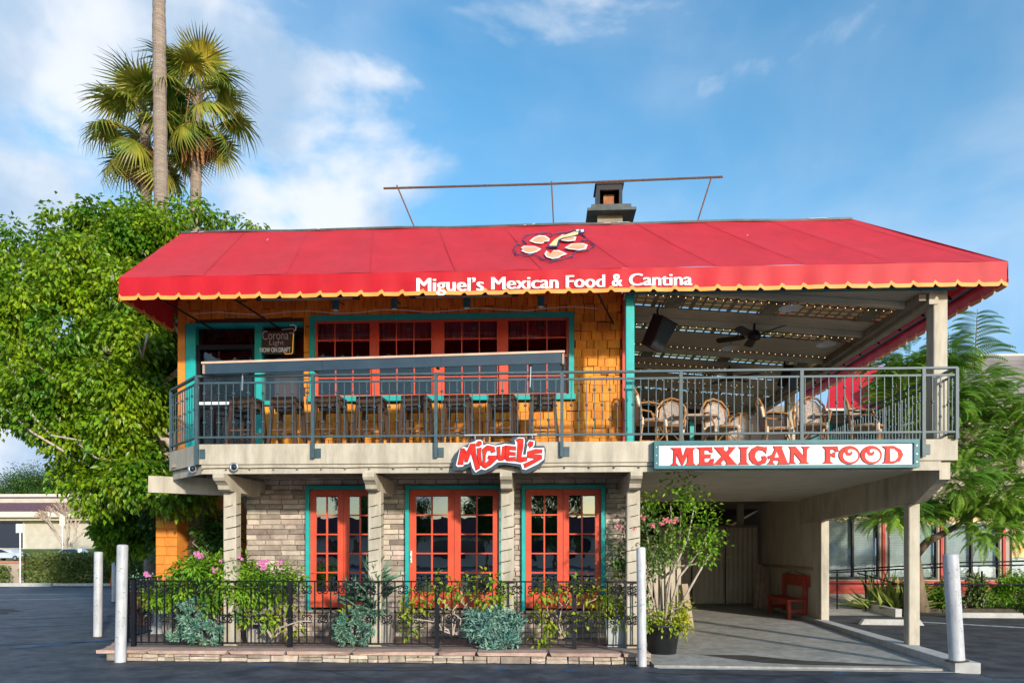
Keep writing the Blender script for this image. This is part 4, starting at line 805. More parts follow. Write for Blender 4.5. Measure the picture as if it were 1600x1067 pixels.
# spotlights and heaters above the window, wires
for i, (x, lb) in enumerate(((-3.38, 'teal spotlight above the first window bay'), (-2.42, 'teal spotlight above the second window bay'), (-1.24, 'teal spotlight above the third window bay'), (-.05, 'teal spotlight above the fourth window bay'))):
    t = thing('spotlight', lb, 'spotlight', (x, 11.3, 5.7), 'spotlights under the awning'); MB().lathe([(.055, 0), (.06, .15), (.03, .17)], (x, 11.3, 5.53), 12).build('housing', 'teal_dark', t); MB().lathe([(.045, 0), (.045, .004)], (x, 11.3, 5.522), 12).build('lens', 'white_plastic', t); MB().tube([(x, 11.3, 5.7), (x, 11.78, 5.78)], .01, 5).build('arm', 'black_tube', t)
for x0, x1, y, z, lb in ((-4.55, -2.9, 10.9, 5.62, 'long dark patio heater bar near the neon sign'), (-2.1, -.4, 10.9, 5.62, 'long dark patio heater bar above the middle windows')):
    t = thing('patio_heater', lb, 'heater', ((x0+x1)/2, y, z), 'heater bars under the awning'); MB().bev(x0, y-.07, z-.05, x1, y+.07, z+.03, .015).build('housing', 'black_tube', t); MB().box(x0+.1, y-.04, z-.056, x1-.1, y+.04, z-.051).build('element', 'steel', t)
    for x in (x0+.2, x1-.2): MB().tube([(x, y, z+.03), (x, y, z+.5)], .008, 5).build('rod', 'black_tube', t)
tag(MB().tube([(-5.9+i*.4, 11.6, 5.60+.03*math.sin(i*1.7)) for i in range(18)], .006, 4).build('wire', 'white_plastic'), 'pale cable strung along the wall just under the awning', 'cable')
# neon sign
ns = thing('neon_sign', 'faintly glowing neon beer sign with a bottle outline hung in the small left window', 'sign', (-4.4, 11.74, 5.0)); yN = 11.72
def px(u, v): return (-5.51+(u-340)*.0106, yN, 1.6+(862-v)*.010727)
def crop(x, y): return px(340+x*.1125, 480+y*.1125)
text_obj('Corona', 'neon_word', 'neon_pink', ns, crop(625, 0)[0], crop(1000, 0)[0], crop(0, 420)[2], crop(0, 295)[2], yN, off=-.012, ext=.006, shear=0)
text_obj('Light', 'neon_word', 'neon_pink', ns, crop(725, 0)[0], crop(935, 0)[0], crop(0, 515)[2], crop(0, 430)[2], yN, off=-.012, ext=.006)
text_obj('NOW ON DRAFT', 'neon_word', 'neon_white', ns, crop(590, 0)[0], crop(1030, 0)[0], crop(0, 598)[2], crop(0, 532)[2], yN, off=.0, ext=.006)
MB().tube([crop(*p) for p in ((905, 285), (1000, 275), (1075, 275), (1075, 330), (1010, 335))], .007, 5).build('neon_tube', 'neon_pink', ns); MB().tube([crop(*p) for p in ((1020, 225), (1070, 215), (1110, 240), (1105, 290), (1080, 300))], .007, 5).build('neon_tube', 'neon_white', ns)
MB().tube([crop(*p) for p in ((1075, 340), (1065, 470), (1062, 590), (1050, 620), (960, 625), (940, 600))], .007, 5).build('neon_tube', 'neon_yellow', ns)
for q in (650, 1000): MB().tube([crop(q, 200), crop(q, 320)], .003, 4).build('chain', 'black_tube', ns)
MB().box(crop(620, 0)[0], yN+.02, crop(0, 620)[2], crop(1080, 0)[0], yN+.03, crop(0, 300)[2]).build('backing', 'dark_room', ns)
# ---------------------------------------------------------------- signs
SG = thing('name_sign', 'curly red name sign with white outline on a dark backing', 'sign', (-.65, 10.2, 2.8))
sc_ = .10625*10.16/1100; fx = lambda x: -1.405+x*sc_*1.01; fz_ = lambda y: 1.6+(862-675)*10.16/1100-y*sc_
def cut(P_, y0, y1, m, name): return MB().prism([(fx(x), fz_(y)) for x, y in P_], y0, y1).build(name, m, SG)
cut([(80, 530), (115, 330), (165, 250), (235, 195), (300, 190), (330, 130), (420, 95), (500, 80), (545, 150), (610, 150), (700, 175), (830, 145), (960, 150), (920, 120), (980, 70), (1060, 55), (1140, 65), (1180, 100), (1280, 90), (1305, 130), (1300, 200), (1420, 200), (1445, 250), (1430, 420), (1350, 520), (1200, 600), (1100, 600), (1060, 510), (850, 470), (760, 480), (700, 540), (560, 600), (440, 620), (370, 620), (340, 500), (240, 550), (90, 555)], 10.17, 10.25, 'sign_back', 'backing')
cut([(130, 480), (185, 250), (240, 205), (300, 225), (330, 155), (400, 135), (430, 110), (490, 105), (525, 130), (530, 190), (600, 165), (690, 190), (740, 190), (850, 170), (1000, 185), (990, 110), (1050, 75), (1130, 80), (1140, 130), (1125, 240), (1110, 330), (1150, 335), (1165, 250), (1175, 200), (1165, 165), (1200, 115), (1290, 125), (1280, 190), (1250, 235), (1420, 230), (1425, 320), (1420, 400), (1330, 470), (1150, 555), (1100, 540), (1080, 470), (1000, 460), (850, 440), (740, 440), (650, 510), (560, 555), (500, 540), (420, 590), (370, 520), (345, 420), (310, 460), (250, 470), (235, 500), (150, 505)], 10.155, 10.168, 'sign_white', 'white_outline')
LT = [[(160, 470), (205, 240), (250, 235), (290, 290), (345, 170), (410, 165), (420, 300), (470, 480), (480, 525), (425, 555), (385, 400), (350, 300), (300, 430), (262, 430), (250, 350), (235, 470)], [(440, 240), (500, 225), (495, 330), (510, 480), (475, 490), (455, 380)], [(430, 170), (460, 130), (500, 135), (505, 170), (470, 200), (430, 195)],
      [(520, 250), (590, 195), (690, 215), (705, 280), (650, 300), (640, 265), (585, 270), (560, 340), (560, 460), (630, 400), (600, 385), (610, 345), (725, 345), (730, 390), (640, 480), (560, 525), (515, 500), (530, 380)], [(730, 220), (775, 210), (780, 340), (800, 355), (815, 215), (860, 200), (845, 380), (820, 410), (765, 415), (740, 380)],
      [(865, 200), (1005, 215), (1005, 260), (910, 255), (910, 290), (1000, 300), (1000, 340), (905, 335), (900, 375), (1000, 365), (1005, 420), (880, 420), (850, 390)], [(1010, 110), (1060, 95), (1115, 105), (1110, 230), (1080, 370), (1170, 370), (1165, 420), (1080, 440), (1020, 430), (1030, 300), (1040, 150)], [(1185, 170), (1215, 135), (1260, 150), (1250, 200), (1200, 240), (1215, 205), (1190, 200)],
      [(1180, 290), (1290, 255), (1390, 260), (1385, 305), (1270, 310), (1260, 325), (1380, 340), (1385, 390), (1300, 440), (1140, 525), (1125, 470), (1280, 400), (1280, 385), (1175, 370)]]
for P_ in LT: cut(offset_poly(P_, 7), 10.150, 10.154, 'letter_edge', 'letter_edge'); cut(P_, 10.142, 10.149, 'letter_red', 'letter')
MB().box(-1.16, 10.18, 3.285, -.10, 10.20, 3.305).build('hanging_bar', 'steel', SG)
for x in (-1.0, -.17): MB().tube([(x, 10.19, 3.30), (x, 10.19, 3.16)], .009, 5).build('hanger', 'steel', SG)
S2 = thing('food_sign', 'long white sign with red western lettering in a teal frame', 'sign', (3.4, 10.2, 2.8))
f = MB(); f.box(1.58, 10.17, 2.79, 5.29, 10.285, 2.835); f.box(1.58, 10.17, 3.135, 5.29, 10.285, 3.19); f.box(1.58, 10.17, 2.835, 1.645, 10.285, 3.135); f.box(5.215, 10.17, 2.835, 5.29, 10.285, 3.135); f.build('sign_frame', 'teal_dark', S2)
MB().box(1.645, 10.20, 2.835, 5.215, 10.28, 3.135).build('panel', 'sign_white', S2)
s2 = .1375*10.18/1100; gx = lambda x: 1.564+x*.00123; gz = lambda y: 3.128-(y-95)*s2*1.02
def let(polys, holes=(), dx=0):
    for k, P_ in enumerate(polys):
        P_ = [(x+dx, y) for x, y in P_]; MB().prism([(gx(x), gz(y)) for x, y in offset_poly(P_, 5)], 10.193, 10.199).build('letter_edge', 'letter_edge', S2); MB().prism([(gx(x), gz(y)) for x, y in P_], 10.186, 10.192).build('letter', 'letter_red', S2)
    for P_ in holes: MB().prism([(gx(x+dx), gz(y)) for x, y in P_], 10.181, 10.185).build('letter_counter', 'sign_white', S2)
def ell(cx, cy, rx, ry, n=26): return [(cx+rx*math.cos(2*PI*i/n), cy+ry*math.sin(2*PI*i/n)) for i in range(n)]
let([[(205, 125), (320, 125), (345, 225), (385, 125), (490, 125), (460, 150), (465, 290), (490, 315), (370, 315), (395, 290), (400, 200), (345, 310), (330, 310), (270, 190), (262, 290), (290, 315), (205, 315), (235, 290), (240, 150)]])
let([[(505, 120), (680, 120), (685, 175), (660, 175), (640, 150), (590, 150), (590, 200), (665, 200), (660, 235), (590, 235), (595, 285), (640, 285), (665, 250), (705, 250), (690, 315), (510, 315), (540, 290), (540, 145)]])
let([[(705, 120), (820, 120), (810, 140), (840, 175), (880, 140), (870, 120), (950, 120), (870, 210), (940, 290), (965, 310), (840, 310), (850, 290), (820, 250), (780, 290), (790, 310), (700, 310), (795, 220), (730, 145)]])
let([[(985, 120), (1105, 120), (1075, 145), (1075, 285), (1100, 310), (980, 310), (1010, 285), (1010, 145)]])
let([[(1310, 120), (1300, 190), (1270, 160), (1220, 150), (1180, 180), (1170, 230), (1200, 280), (1240, 275), (1260, 255), (1250, 225), (1290, 220), (1310, 250), (1290, 295), (1220, 315), (1150, 300), (1110, 250), (1105, 190), (1140, 140), (1200, 110), (1260, 120), (1290, 125)]])
let([[(1385, 115), (1485, 115), (1480, 140), (1540, 290), (1560, 310), (1430, 310), (1450, 285), (1440, 265), (1380, 265), (1375, 290), (1395, 310), (1310, 310), (1340, 285), (1360, 240), (1330, 250), (1320, 225), (1370, 205), (1400, 150)]], [[(1418, 175), (1442, 232), (1395, 238)]])
D_ = 1455
let([[(105, 120), (180, 120), (275, 225), (275, 145), (250, 120), (345, 120), (310, 150), (305, 285), (335, 305), (225, 305), (245, 285), (165, 190), (160, 285), (185, 305), (100, 305), (120, 285), (125, 150)]], dx=D_)
let([[(490, 120), (655, 120), (668, 172), (636, 174), (612, 150), (572, 150), (572, 198), (600, 198), (612, 186), (630, 186), (628, 236), (612, 236), (600, 224), (572, 224), (575, 285), (605, 305), (485, 305), (520, 280), (520, 150)]], dx=D_)
for cx in (790, 1037):
    let([ell(cx, 215, 118, 98)], [ell(cx+12, 222, 84, 70)], dx=D_)
    cp = [(cx-6, 132, 20), (cx-34, 150, 22), (cx-42, 178, 22), (cx-26, 204, 21), (cx+2, 208, 18), (cx+22, 192, 14), (cx+18, 174, 7)]; L_, R_ = [], []
    for i, (x, y, w_) in enumerate(cp):
        a_, b_ = cp[max(i-1, 0)], cp[min(i+1, len(cp)-1)]; dx, dy = b_[0]-a_[0], b_[1]-a_[1]; l_ = math.hypot(dx, dy); L_.append((x-dy/l_*w_, y+dx/l_*w_)); R_.append((x+dy/l_*w_, y-dx/l_*w_))
    MB().add([(gx(x+D_), 10.1795, gz(y)) for x, y in L_+R_], [(i, i+1, i+8, i+7) for i in range(6)]).build('letter_curl', 'letter_red', S2)
let([[(1160, 120), (1290, 120), (1370, 160), (1395, 215), (1360, 280), (1290, 305), (1160, 305), (1190, 285), (1200, 150)]], [[(1245, 150), (1290, 155), (1330, 190), (1335, 240), (1300, 280), (1250, 285)]], dx=D_)
for x in (1.61, 5.25):
    for z in (2.87, 2.98, 3.10): MB().lathe([(.008, 0), (.008, .006)], (0, 0, 0), 6).build('screw', 'steel', S2, loc=(x, 10.168, z)).rotation_euler.x = PI/2
# dome cameras, fascia bulbs, post light wire
for x, y, z, lb in ((-4.60, 10.27, 2.86, 'round security camera on the front fascia'), (-5.32, 10.45, 2.86, 'round security camera on the slanted corner fascia')):
    t = thing('security_camera', lb, 'camera', (x, y, z)); rg = MB().tube([(x+.055*math.cos(a), y-.01, z+.055*math.sin(a)) for a in [2*PI*i/16 for i in range(16)]], .018, 6, True); rg.build('housing', 'steel', t, True); MB().ball((x, y-.005, z), .048, 12, 8).build('dome', 'lens', t, True)
t = thing('string_light', 'dark bulb cable running along the lower fascia board', 'string lights', (0, 10.3, 2.84)); xs = [-5.1+i*.36 for i in range(30)]
MB().tube([(x, 10.30, 2.845+.006*(i % 2)) for i, x in enumerate(xs)], .005, 4).build('cable', 'black_tube', t); bb = MB()
for x in xs: bb.ball((x, 10.295, 2.83), .016, 6, 4)
bb.build('bulbs', 'chip', t, kind='stuff')
for x, lb in ((-4.82, 'at the left corner post'), (-2.575, 'on the post beside the first red door'), (-.555, 'on the post between the second and third doors'), (1.335, 'on the post by the carport')):
    pts = []; n = 64
    for i in range(n+1):
        a = i/n; ph = (a*11) % 1*4; k = int(ph); s = ph-k; cs = [(-.115, -.105), (.115, -.105), (.115, .105), (-.115, .105), (-.115, -.105)]
        pts.append((x+cs[k][0]+(cs[k+1][0]-cs[k][0])*s, 10.68+cs[k][1]+(cs[k+1][1]-cs[k][1])*s, .6+1.85*a))
    tag(MB().tube(pts, .006, 4).build('light_cable', 'black_tube'), 'dark light cable wound '+lb, 'cable', 'cables wound round the posts')
# ---------------------------------------------------------------- patio fence
FN = thing('patio_fence', 'low black wrought iron fence with scrollwork round the patio', 'fence', (-2.5, 10.55, .16))
fb1 = MB(); fb1.box(-.008, -.008, 0, .008, .008, .92); fb1.lathe([(.009, .44), (.02, .46), (.02, .48), (.009, .50)], (0, 0, 0), 6); FB1 = fb1.mesh('baluster', 'black_iron'); FB2 = MB().box(-.008, -.008, 0, .008, .008, .92).mesh('baluster', 'black_iron')
sm = MB()
for sx in (1, -1):
    for sz in (1, -1): sm.tube([(sx*(.010+.038+ (.036*(1-.72*i/11))*math.cos(PI+i*.62)), 0, sz*(.030+(.036*(1-.72*i/11))*math.sin(i*.62))) for i in range(12)], .0085, 4)
SCR = sm.mesh('scroll', 'black_iron')
FP = [(1.44, 10.55), (-6.20, 10.55)]+[(-6.20-.55*math.sin(a), 11.10-.55*math.cos(a)) for a in [rad(q) for q in range(15, 91, 15)]]+[(-6.95, 12.4), (-7.5, 13.6)]
s_acc = 0; k = 0
for p, q in zip(FP, FP[1:]):
    ln = math.dist(p, q); d = ((q[0]-p[0])/ln, (q[1]-p[1])/ln)
    for z, h in ((1.155, .022), (.215, .02)): MB().beam((*p, z), (*q, z), .035 if z > 1 else .02, h).build('rail', 'black_iron', FN)
    while s_acc < ln:
        x, y = p[0]+d[0]*s_acc, p[1]+d[1]*s_acc; link('baluster', (FB1, FB2)[k % 2], FN, (x, y, .225), rot=(0, 0, math.atan2(d[1], d[0])))
        if k % 2:
            for z in (1.03, .585): link('scroll', SCR, FN, (x, y, z), rot=(0, 0, math.atan2(d[1], d[0])))
        s_acc += .123; k += 1
    s_acc -= ln
for x in (-3.86, -1.61, .45, 1.46): MB().box(x-.032, 10.52, .155, x+.032, 10.58, 1.145).build('post', 'black_iron', FN)
MB().box(-6.32, 10.5, .155, -6.26, 10.56, 1.17).build('post', 'black_iron', FN)
# ---------------------------------------------------------------- bollards
def bollard(x, y, z, h, r, lean, lb):
    t = thing('bollard', lb, 'bollard', (x, y, z), 'white steel bollards'); MB().lathe([(r, 0), (r, h-.02), (r*.97, h-.005), (r*.7, h+.006), (.001, h+.010)], (x, y, z), 22, False).build('post', 'bollard_paint', t, True)
    MB().lathe([(r+.001, .001), (r+.05, .001), (r+.045, .008), (r+.001, .016)], (x, y, z+.002), 18, False).build('base_collar', 'stain', t)
    for i in range(22):
        a = R.uniform(-2.6, -.4); zz = R.uniform(.25, h-.1); ww = R.uniform(.004, .016); hh = R.uniform(.003, .010); rr = r+.0012
        MB().add([(x+rr*math.cos(a-ww/r), y+rr*math.sin(a-ww/r), z+zz), (x+rr*math.cos(a+ww/r), y+rr*math.sin(a+ww/r), z+zz-.004), (x+rr*math.cos(a+ww/r*.7), y+rr*math.sin(a+ww/r*.7), z+zz+hh), (x+rr*math.cos(a-ww/r*.6), y+rr*math.sin(a-ww/r*.6), z+zz+hh*1.2)], [(0, 1, 2, 3)]).build('paint_chip', 'chip', t)
    t.rotation_euler = (0, lean, 0)
bollard(-6.10, 9.88, 0, 1.70, .075, .02, 'tall white bollard at the left corner of the patio'); bollard(-8.37, 12.85, 0, 1.60, .075, .01, 'white bollard further left behind the curved fence'); bollard(-13.7, 21.9, 0, 1.6, .09, 0, 'white bollard farthest away on the left, half hidden')
bollard(1.36, 9.84, 0, 1.66, .063, -.01, 'slim white bollard at the right end of the flagstone edge'); bollard(5.52, 9.68, .14, 1.43, .095, -.06, 'thick leaning white bollard on the kerb end by the carport')
# ---------------------------------------------------------------- carport bench and boards
bn = thing('red_bench', 'red painted wooden bench with back against the carport wall', 'bench', (5.75, 17.2, .06))
f = lambda y: .056*(y-16.4)
MB().add([(x+f(y), y, z) for z in (.47, .51) for x, y in ((5.56, 16.35), (5.98, 16.35), (5.98, 18.2), (5.56, 18.2))], [(0, 3, 2, 1), (4, 5, 6, 7), (0, 1, 5, 4), (1, 2, 6, 5), (2, 3, 7, 6), (3, 0, 4, 7)]).build('seat', 'bench_red', bn)
for y in (16.42, 18.1):
    MB().box(5.58+f(y), y-.035, .05, 5.65+f(y), y+.035, .468).build('leg', 'bench_red', bn); MB().box(5.93+f(y), y-.035, .05, 6.0+f(y), y+.035, 1.05).build('leg', 'bench_red', bn); MB().box(5.652+f(y), y-.02, .2, 5.928+f(y), y+.02, .27).build('stretcher', 'bench_red', bn)
MB().beam((5.60+f(16.45), 16.46, .42), (5.60+f(18.1), 18.06, .42), .03, .09).build('apron', 'bench_red', bn); MB().beam((5.985, 16.2, .93), (5.985+f(18.1), 18.15, .93), .035, .26).build('backrest', 'bench_red', bn)
MB().add([(5.96, 16.3, 1.06), (5.99, 16.8, 1.10), (6.02, 17.3, 1.15), (6.05, 17.8, 1.10), (6.07, 18.2, 1.05), (6.0, 16.3, 1.06), (6.03, 16.8, 1.10), (6.06, 17.3, 1.15), (6.09, 17.8, 1.10), (6.11, 18.2, 1.05)], [(0, 1, 6, 5), (1, 2, 7, 6), (2, 3, 8, 7), (3, 4, 9, 8)]).build('crest', 'bench_red', bn)
tag(MB().beam((6.02, 16.0, 1.22), (6.22, 20.3, 1.22), .05, .07).build('wall_rail', 'wood_grey'), 'long wooden rail along the carport wall above the bench', 'rail')
pk = thing('leaning_planks', 'pale boards leaning upright in the carport corner', 'planks', (6.0, 19.4, .1))
for i in range(3): MB().beam((5.72+i*.1, 19.3-.1*i, .08), (5.90+i*.1, 19.6, 1.25-.08*i), .11, .03).build('plank', 'wood_grey', pk)
tag(MB().beam((2.95, 14.3, .05), (2.85, 14.46, .95), .16, .03).build('timber_offcut', 'wood_grey'), 'short board standing behind the potted tree', 'board')
# ---------------------------------------------------------------- vegetation helpers
def foliage(name, VF, m, parent=None): return link(name, npmesh(name, VF[0], VF[1], m), parent)
def limb(mb, p, q, r0, r1, wob=.15, n=6):
    p, q = Vector(p), Vector(q); ln = (q-p).length; pts = []
    for i in range(n+1):
        t = i/n; c = p.lerp(q, t); pts.append(c+Vector((R.uniform(-1, 1), R.uniform(-1, 1), R.uniform(-.5, .5)))*wob*ln*.12*(0 < i < n)+Vector((0, 0, .10*ln*math.sin(PI*t)*wob)))
    mb.tube(pts, [r0+(r1-r0)*i/n for i in range(n+1)], 7); return pts
# big ficus left of the building
ft = thing('ficus_tree', 'large bright green leafy tree rising beside the left end of the restaurant', 'tree', (-7.0, 13.6, 0))
Yt = 14.3
def up(u, v, y): a = (u-800)/1100; t = y/(a*.04541+.99897); return ((a*.99897-.04541)*t, y, 1.6+(862-v)/1100*t)
FB = [(120, 372, 42, 0), (170, 355, 34, .2), (205, 385, 50, .1), (262, 372, 46, .3), (60, 425, 48, .4), (125, 440, 62, -.6), (215, 455, 62, -.5), (10, 505, 60, .3), (88, 520, 72, -.9), (170, 545, 72, -1.2), (250, 520, 45, -.2), (20, 600, 60, -.2), (100, 618, 66, -1.1), (190, 628, 66, -1.3), (247, 620, 34, -.9), (75, 668, 44, -.6), (135, 705, 52, -1.0), (205, 705, 56, -1.3), (168, 755, 40, -1.0), (225, 762, 38, -1.5), (262, 745, 30, -1.8), (108, 738, 24, -.2), (290, 345, 22, 1.2), (328, 348, 16, 1.8), (222, 345, 25, .9), (-50, 460, 70, .4), (-60, 590, 70, 0), (18, 395, 26, .6), (38, 640, 34, .2), (300, 765, 18, -1.6), (0, 630, 38, .3), (398, 357, 7, 2.2), (365, 352, 8, 2.2)]
blobs = []
for u, v, r, dy in FB: x, y, z = up(u, v, Yt+dy); blobs.append((x, y, z, r*(Yt+dy)/1100))
blobs += [(-8.5, 15.6, 6, 1.3), (-9.6, 15.8, 5.2, 1.2), (-8.6, 16.2, 4, 1.1), (-7.4, 15.4, 7, 1.0), (-7.3, 15.4, 5.2, .8)]
sub = []
for x, y, z, r in blobs:
    n = max(2, int(11*r*r/.5)); P_, d = shell((x, y, z), r*1.0, n, .55)
    for q in P_: sub.append((q[0], q[1], q[2], R.uniform(.24, .46)*min(1, r/.5+.2)))
foliage('crown', blob_leaves(sub, 250, .125, .072, droop=1.1, clump=.15, lpc=9), 'ficus_leaf', ft)
tk = MB(); t0 = (-6.95, 13.7, 0)
tk.tube([(-6.85, 13.5, 0), (-6.80, 13.45, .5), (-6.7, 13.5, 1.3), (-6.75, 13.6, 2.2), (-7.0, 13.8, 3.2), (-7.4, 14.1, 4.4)], [.42, .32, .27, .25, .22, .17], 12); tk.build('trunk', 'bark', ft, True)
for q, r0 in (((-6.3, 13.3, 3.0), .12), ((-8.4, 13.6, 4.2), .13), ((-9.3, 13.5, 3.7), .11), ((-10.6, 14.0, 4.6), .11), ((-8.9, 13.5, 5.7), .10), ((-10.2, 14.6, 6.7), .11), ((-7.3, 14.6, 7.4), .12), ((-8.7, 14.6, 7.8), .10), ((-6.6, 14.2, 5.6), .08)):
    m = MB(); limb(m, (-7.0+R.uniform(-.1, .1), 13.8, 3.0+R.uniform(-.6, .8)), q, r0, .03, 1.0, 8); m.build('branch', 'branch_pale', ft, True)
for pth in ([(15, 560), (30, 605), (52, 650), (80, 680), (128, 688)], [(58, 568), (80, 590), (96, 596)], [(10, 640), (50, 675), (100, 705)], [(118, 690), (150, 715), (190, 722)], [(215, 535), (222, 558), (232, 520)]):
    MB().tube([up(u, v, 12.45) for u, v in pth], [.014, .022, .024, .02, .012][:len(pth)], 6).build('branch', 'branch_pale', ft, True)
# shaggy vine and small leafy plants behind the left post
def simple_plant(name, label, cat, c, blobs_, m, per=300, ln=.08, wd=.04, stems=5, group=None, droop=.5, clump=.12, stem_m='branch_pale', flowers=None):
    t = thing(name, label, cat, c, group); b2 = [(c[0]+b[0], c[1]+b[1], c[2]+b[2], b[3]) for b in blobs_]
    sb = []
    for x, y, z, r in b2:
        P_, d = shell((x, y, z), r, max(3, int(22*r*r/.04*.25)), .35)
        sb += [(q[0], q[1], q[2], R.uniform(.5, .9)*min(r, .12)) for q in P_]
    foliage('foliage', blob_leaves(sb, per*12, ln, wd, droop=droop, clump=clump, lpc=5), m, t)
    s = MB()
    for b in b2[:stems]: limb(s, (c[0]+R.uniform(-.05, .05), c[1]+R.uniform(-.04, .04), c[2]), b[:3], .014, .005, 1.2, 5)
    s.build('stems', stem_m, t, kind='stuff')
    if flowers:
        fm, pts = flowers; F_ = MB()
        for x, y, z in pts:
            for k in range(9):
                cx, cy, cz_ = c[0]+x+R.uniform(-.05, .05), c[1]+y+R.uniform(-.04, .02), c[2]+z+R.uniform(-.035, .035)
                for a in range(5):
                    an = 2*PI*a/5+R.random(); F_.add([(cx, cy, cz_), (cx+.022*math.cos(an), cy-.012, cz_+.022*math.sin(an)), (cx+.026*math.cos(an+.6), cy-.018, cz_+.026*math.sin(an+.6)), (cx+.018*math.cos(an+1.1), cy-.008, cz_+.018*math.sin(an+1.1))], [(0, 1, 2, 3)])
        F_.build('blossoms', fm, t, kind='stuff')
    return t
simple_plant('shaggy_vine', 'grey-green shaggy leafy clump hanging on the trunk behind the corner post', 'plant', (-6.1, 12.9, .16), [(-.1, 0, 1.9, .22), (.15, 0, 1.8, .25), (.3, -.1, 1.55, .18), (-.2, 0, 1.5, .16), (.05, 0, 1.4, .15)], 'dark_leaf', 200, .12, .05, 3)
simple_plant('croton', 'dark red spiky houseplant by the corner post', 'plant', (-5.75, 12.6, .16), [(0, 0, 1.0, .13), (.1, 0, .85, .1)], 'dark_leaf', 200, .18, .03, 2, droop=-.3)
# ---------------------------------------------------------------- planters and plants on the patio
def square_pot(x, y, z, w0, w1, h, m, lb, name='planter', tile=False):
    t = thing(name, lb, 'planter', (x, y, z)); b = MB(); a, c = w0/2, w1/2
    vs = [(x+sx*q, y+sy*q, zz) for q, zz in ((a, z), (c, z+h), (c-.025, z+h), (a-.02, z+.05)) for sx, sy in ((-1, -1), (1, -1), (1, 1), (-1, 1))]
    b.add(vs, [(i*4+j, i*4+(j+1) % 4, (i+1)*4+(j+1) % 4, (i+1)*4+j) for i in range(3) for j in range(4)]+[(3, 2, 1, 0), (12, 13, 14, 15)]); b.build('pot', m, t); MB().box(x-c+.03, y-c+.03, z+h-.05, x+c-.03, y+c-.03, z+h-.03).build('soil', 'earth', t)
    if tile:
        for k in range(3):
            for q in range(2): MB().box(x-.09+q*.10, y-c-.012, z+h*.55+k*.08-.1, x-.002+q*.10, y-c-.003, z+h*.55+k*.08-.03).build('tile', ('tile_blue', 'sign_white', 'teal_dark')[(k+q) % 3], t)
    return t
def round_pot(x, y, z, r0, r1, h, m, lb, name='plant_pot'):
    t = thing(name, lb, 'plant pot', (x, y, z)); MB().lathe([(r0, 0), (r1, h-.03), (r1+.02, h-.03), (r1+.02, h), (r1-.01, h), (r0, .08)], (x, y, z), 20).build('pot', m, t, True); MB().lathe([(.001, h-.05), (r1-.012, h-.05)], (x, y, z), 16, False).build('soil', 'earth', t); return t
square_pot(-6.75, 12.3, .156, .36, .50, .48, 'grey_pot', 'white tapered concrete planter at the far left inside the fence'); round_pot(-7.25, 12.4, .3, .17, .24, .62, 'terracotta', 'terracotta pot holding a silvery plant beside the left bollards')
square_pot(-5.15, 11.1, .156, .34, .44, .45, 'grey_pot', 'grey square planter below the flowering bush, left of the tiled one'); square_pot(-4.50, 11.15, .156, .40, .46, .62, 'concrete', 'stone planter with painted tiles by the corner post', tile=True)
square_pot(-2.55, 10.85, .156, .34, .42, .42, 'concrete', 'grey planter holding the spiky agave'); square_pot(-.62, 10.9, .156, .34, .42, .48, 'grey_pot', 'grey planter under the blue-green succulents'); square_pot(1.12, 10.95, .156, .30, .38, .42, 'grey_pot', 'pale galvanised planter at the right end of the patio')
round_pot(1.83, 11.0, .03, .21, .27, .46, 'black_pot', 'large black nursery pot at the carport entrance')
tag(MB().box(-6.95, 13.3, .95, -6.05, 13.36, 1.22).build('white_board', 'white_plastic'), 'white board standing behind the flowering bush', 'board')
simple_plant('silver_shrub', 'rounded silvery shrub in the terracotta pot by the left bollards', 'plant', (-7.25, 12.4, .9), [(0, 0, .08, .2), (.1, 0, .02, .18), (-.12, 0, .02, .17)], 'succulent', 260, .05, .03, 3)
simple_plant('flowering_bush', 'bright green bush with clusters of pink flowers behind the left fence', 'bush', (-5.0, 11.0, .70), [(-.95, 0, .30, .20), (-.7, -.05, .48, .24), (-.35, 0, .58, .26), (0, -.1, .62, .26), (.35, -.1, .52, .24), (.7, -.1, .50, .20), (1.0, 0, .42, .15), (-.55, -.2, .25, .24), (-.15, -.25, .30, .26), (.25, -.25, .26, .24), (.6, -.2, .25, .18), (-.45, -.2, .62, .15), (-1.2, 0, .22, .12)], 'shrub_leaf', 230, .09, .038, 12, droop=.6, clump=.14,
    flowers=('pink_flower', [(-.42, -.2, .86), (-.35, -.2, .84), (.22, -.3, .90), (.30, -.3, .80), (.62, -.25, .72), (.70, -.25, .74), (.66, -.25, .66), (.10, -.3, .50), (.02, -.3, .76), (-.05, -.35, .62), (.85, -.1, .72), (-1.35, 0, .55), (.05, -.35, .38)]))
def rosettes(t, c, pts, r, m='succulent', name='rosettes', nl=14, wide=.28):
    Cs, Ds = [], []
    for x, y, z in pts:
        ax = norm(np.array([[x*.5, -1.1, .55]]))[0]; rr = r*R.uniform(.6, 1.15)
        for k in range(nl):
            a = 2*PI*k/nl*2.4; el = .12+1.15*(k/nl); e1 = norm(np.cross(ax, [0, 0, 1.])[None])[0]; e2 = np.cross(ax, e1)
            Cs.append((c[0]+x, c[1]+y, c[2]+z)); Ds.append((e1*math.cos(a)+e2*math.sin(a))*math.cos(el)+ax*math.sin(el))
    Cs, Ds = np.array(Cs), np.array(Ds); foliage(name, leaves(Cs, Ds, r, r*wide, fold=.5), m, t)
def mound(n, ext):
    res = []
    for _ in range(n):
        a, b = R.uniform(-1, 1), R.uniform(-1, 1)
        if a*a+b*b < 1: res.append((a*ext[0], -math.sqrt(max(0, 1-a*a-b*b))*ext[1], b*ext[2]))
    return res
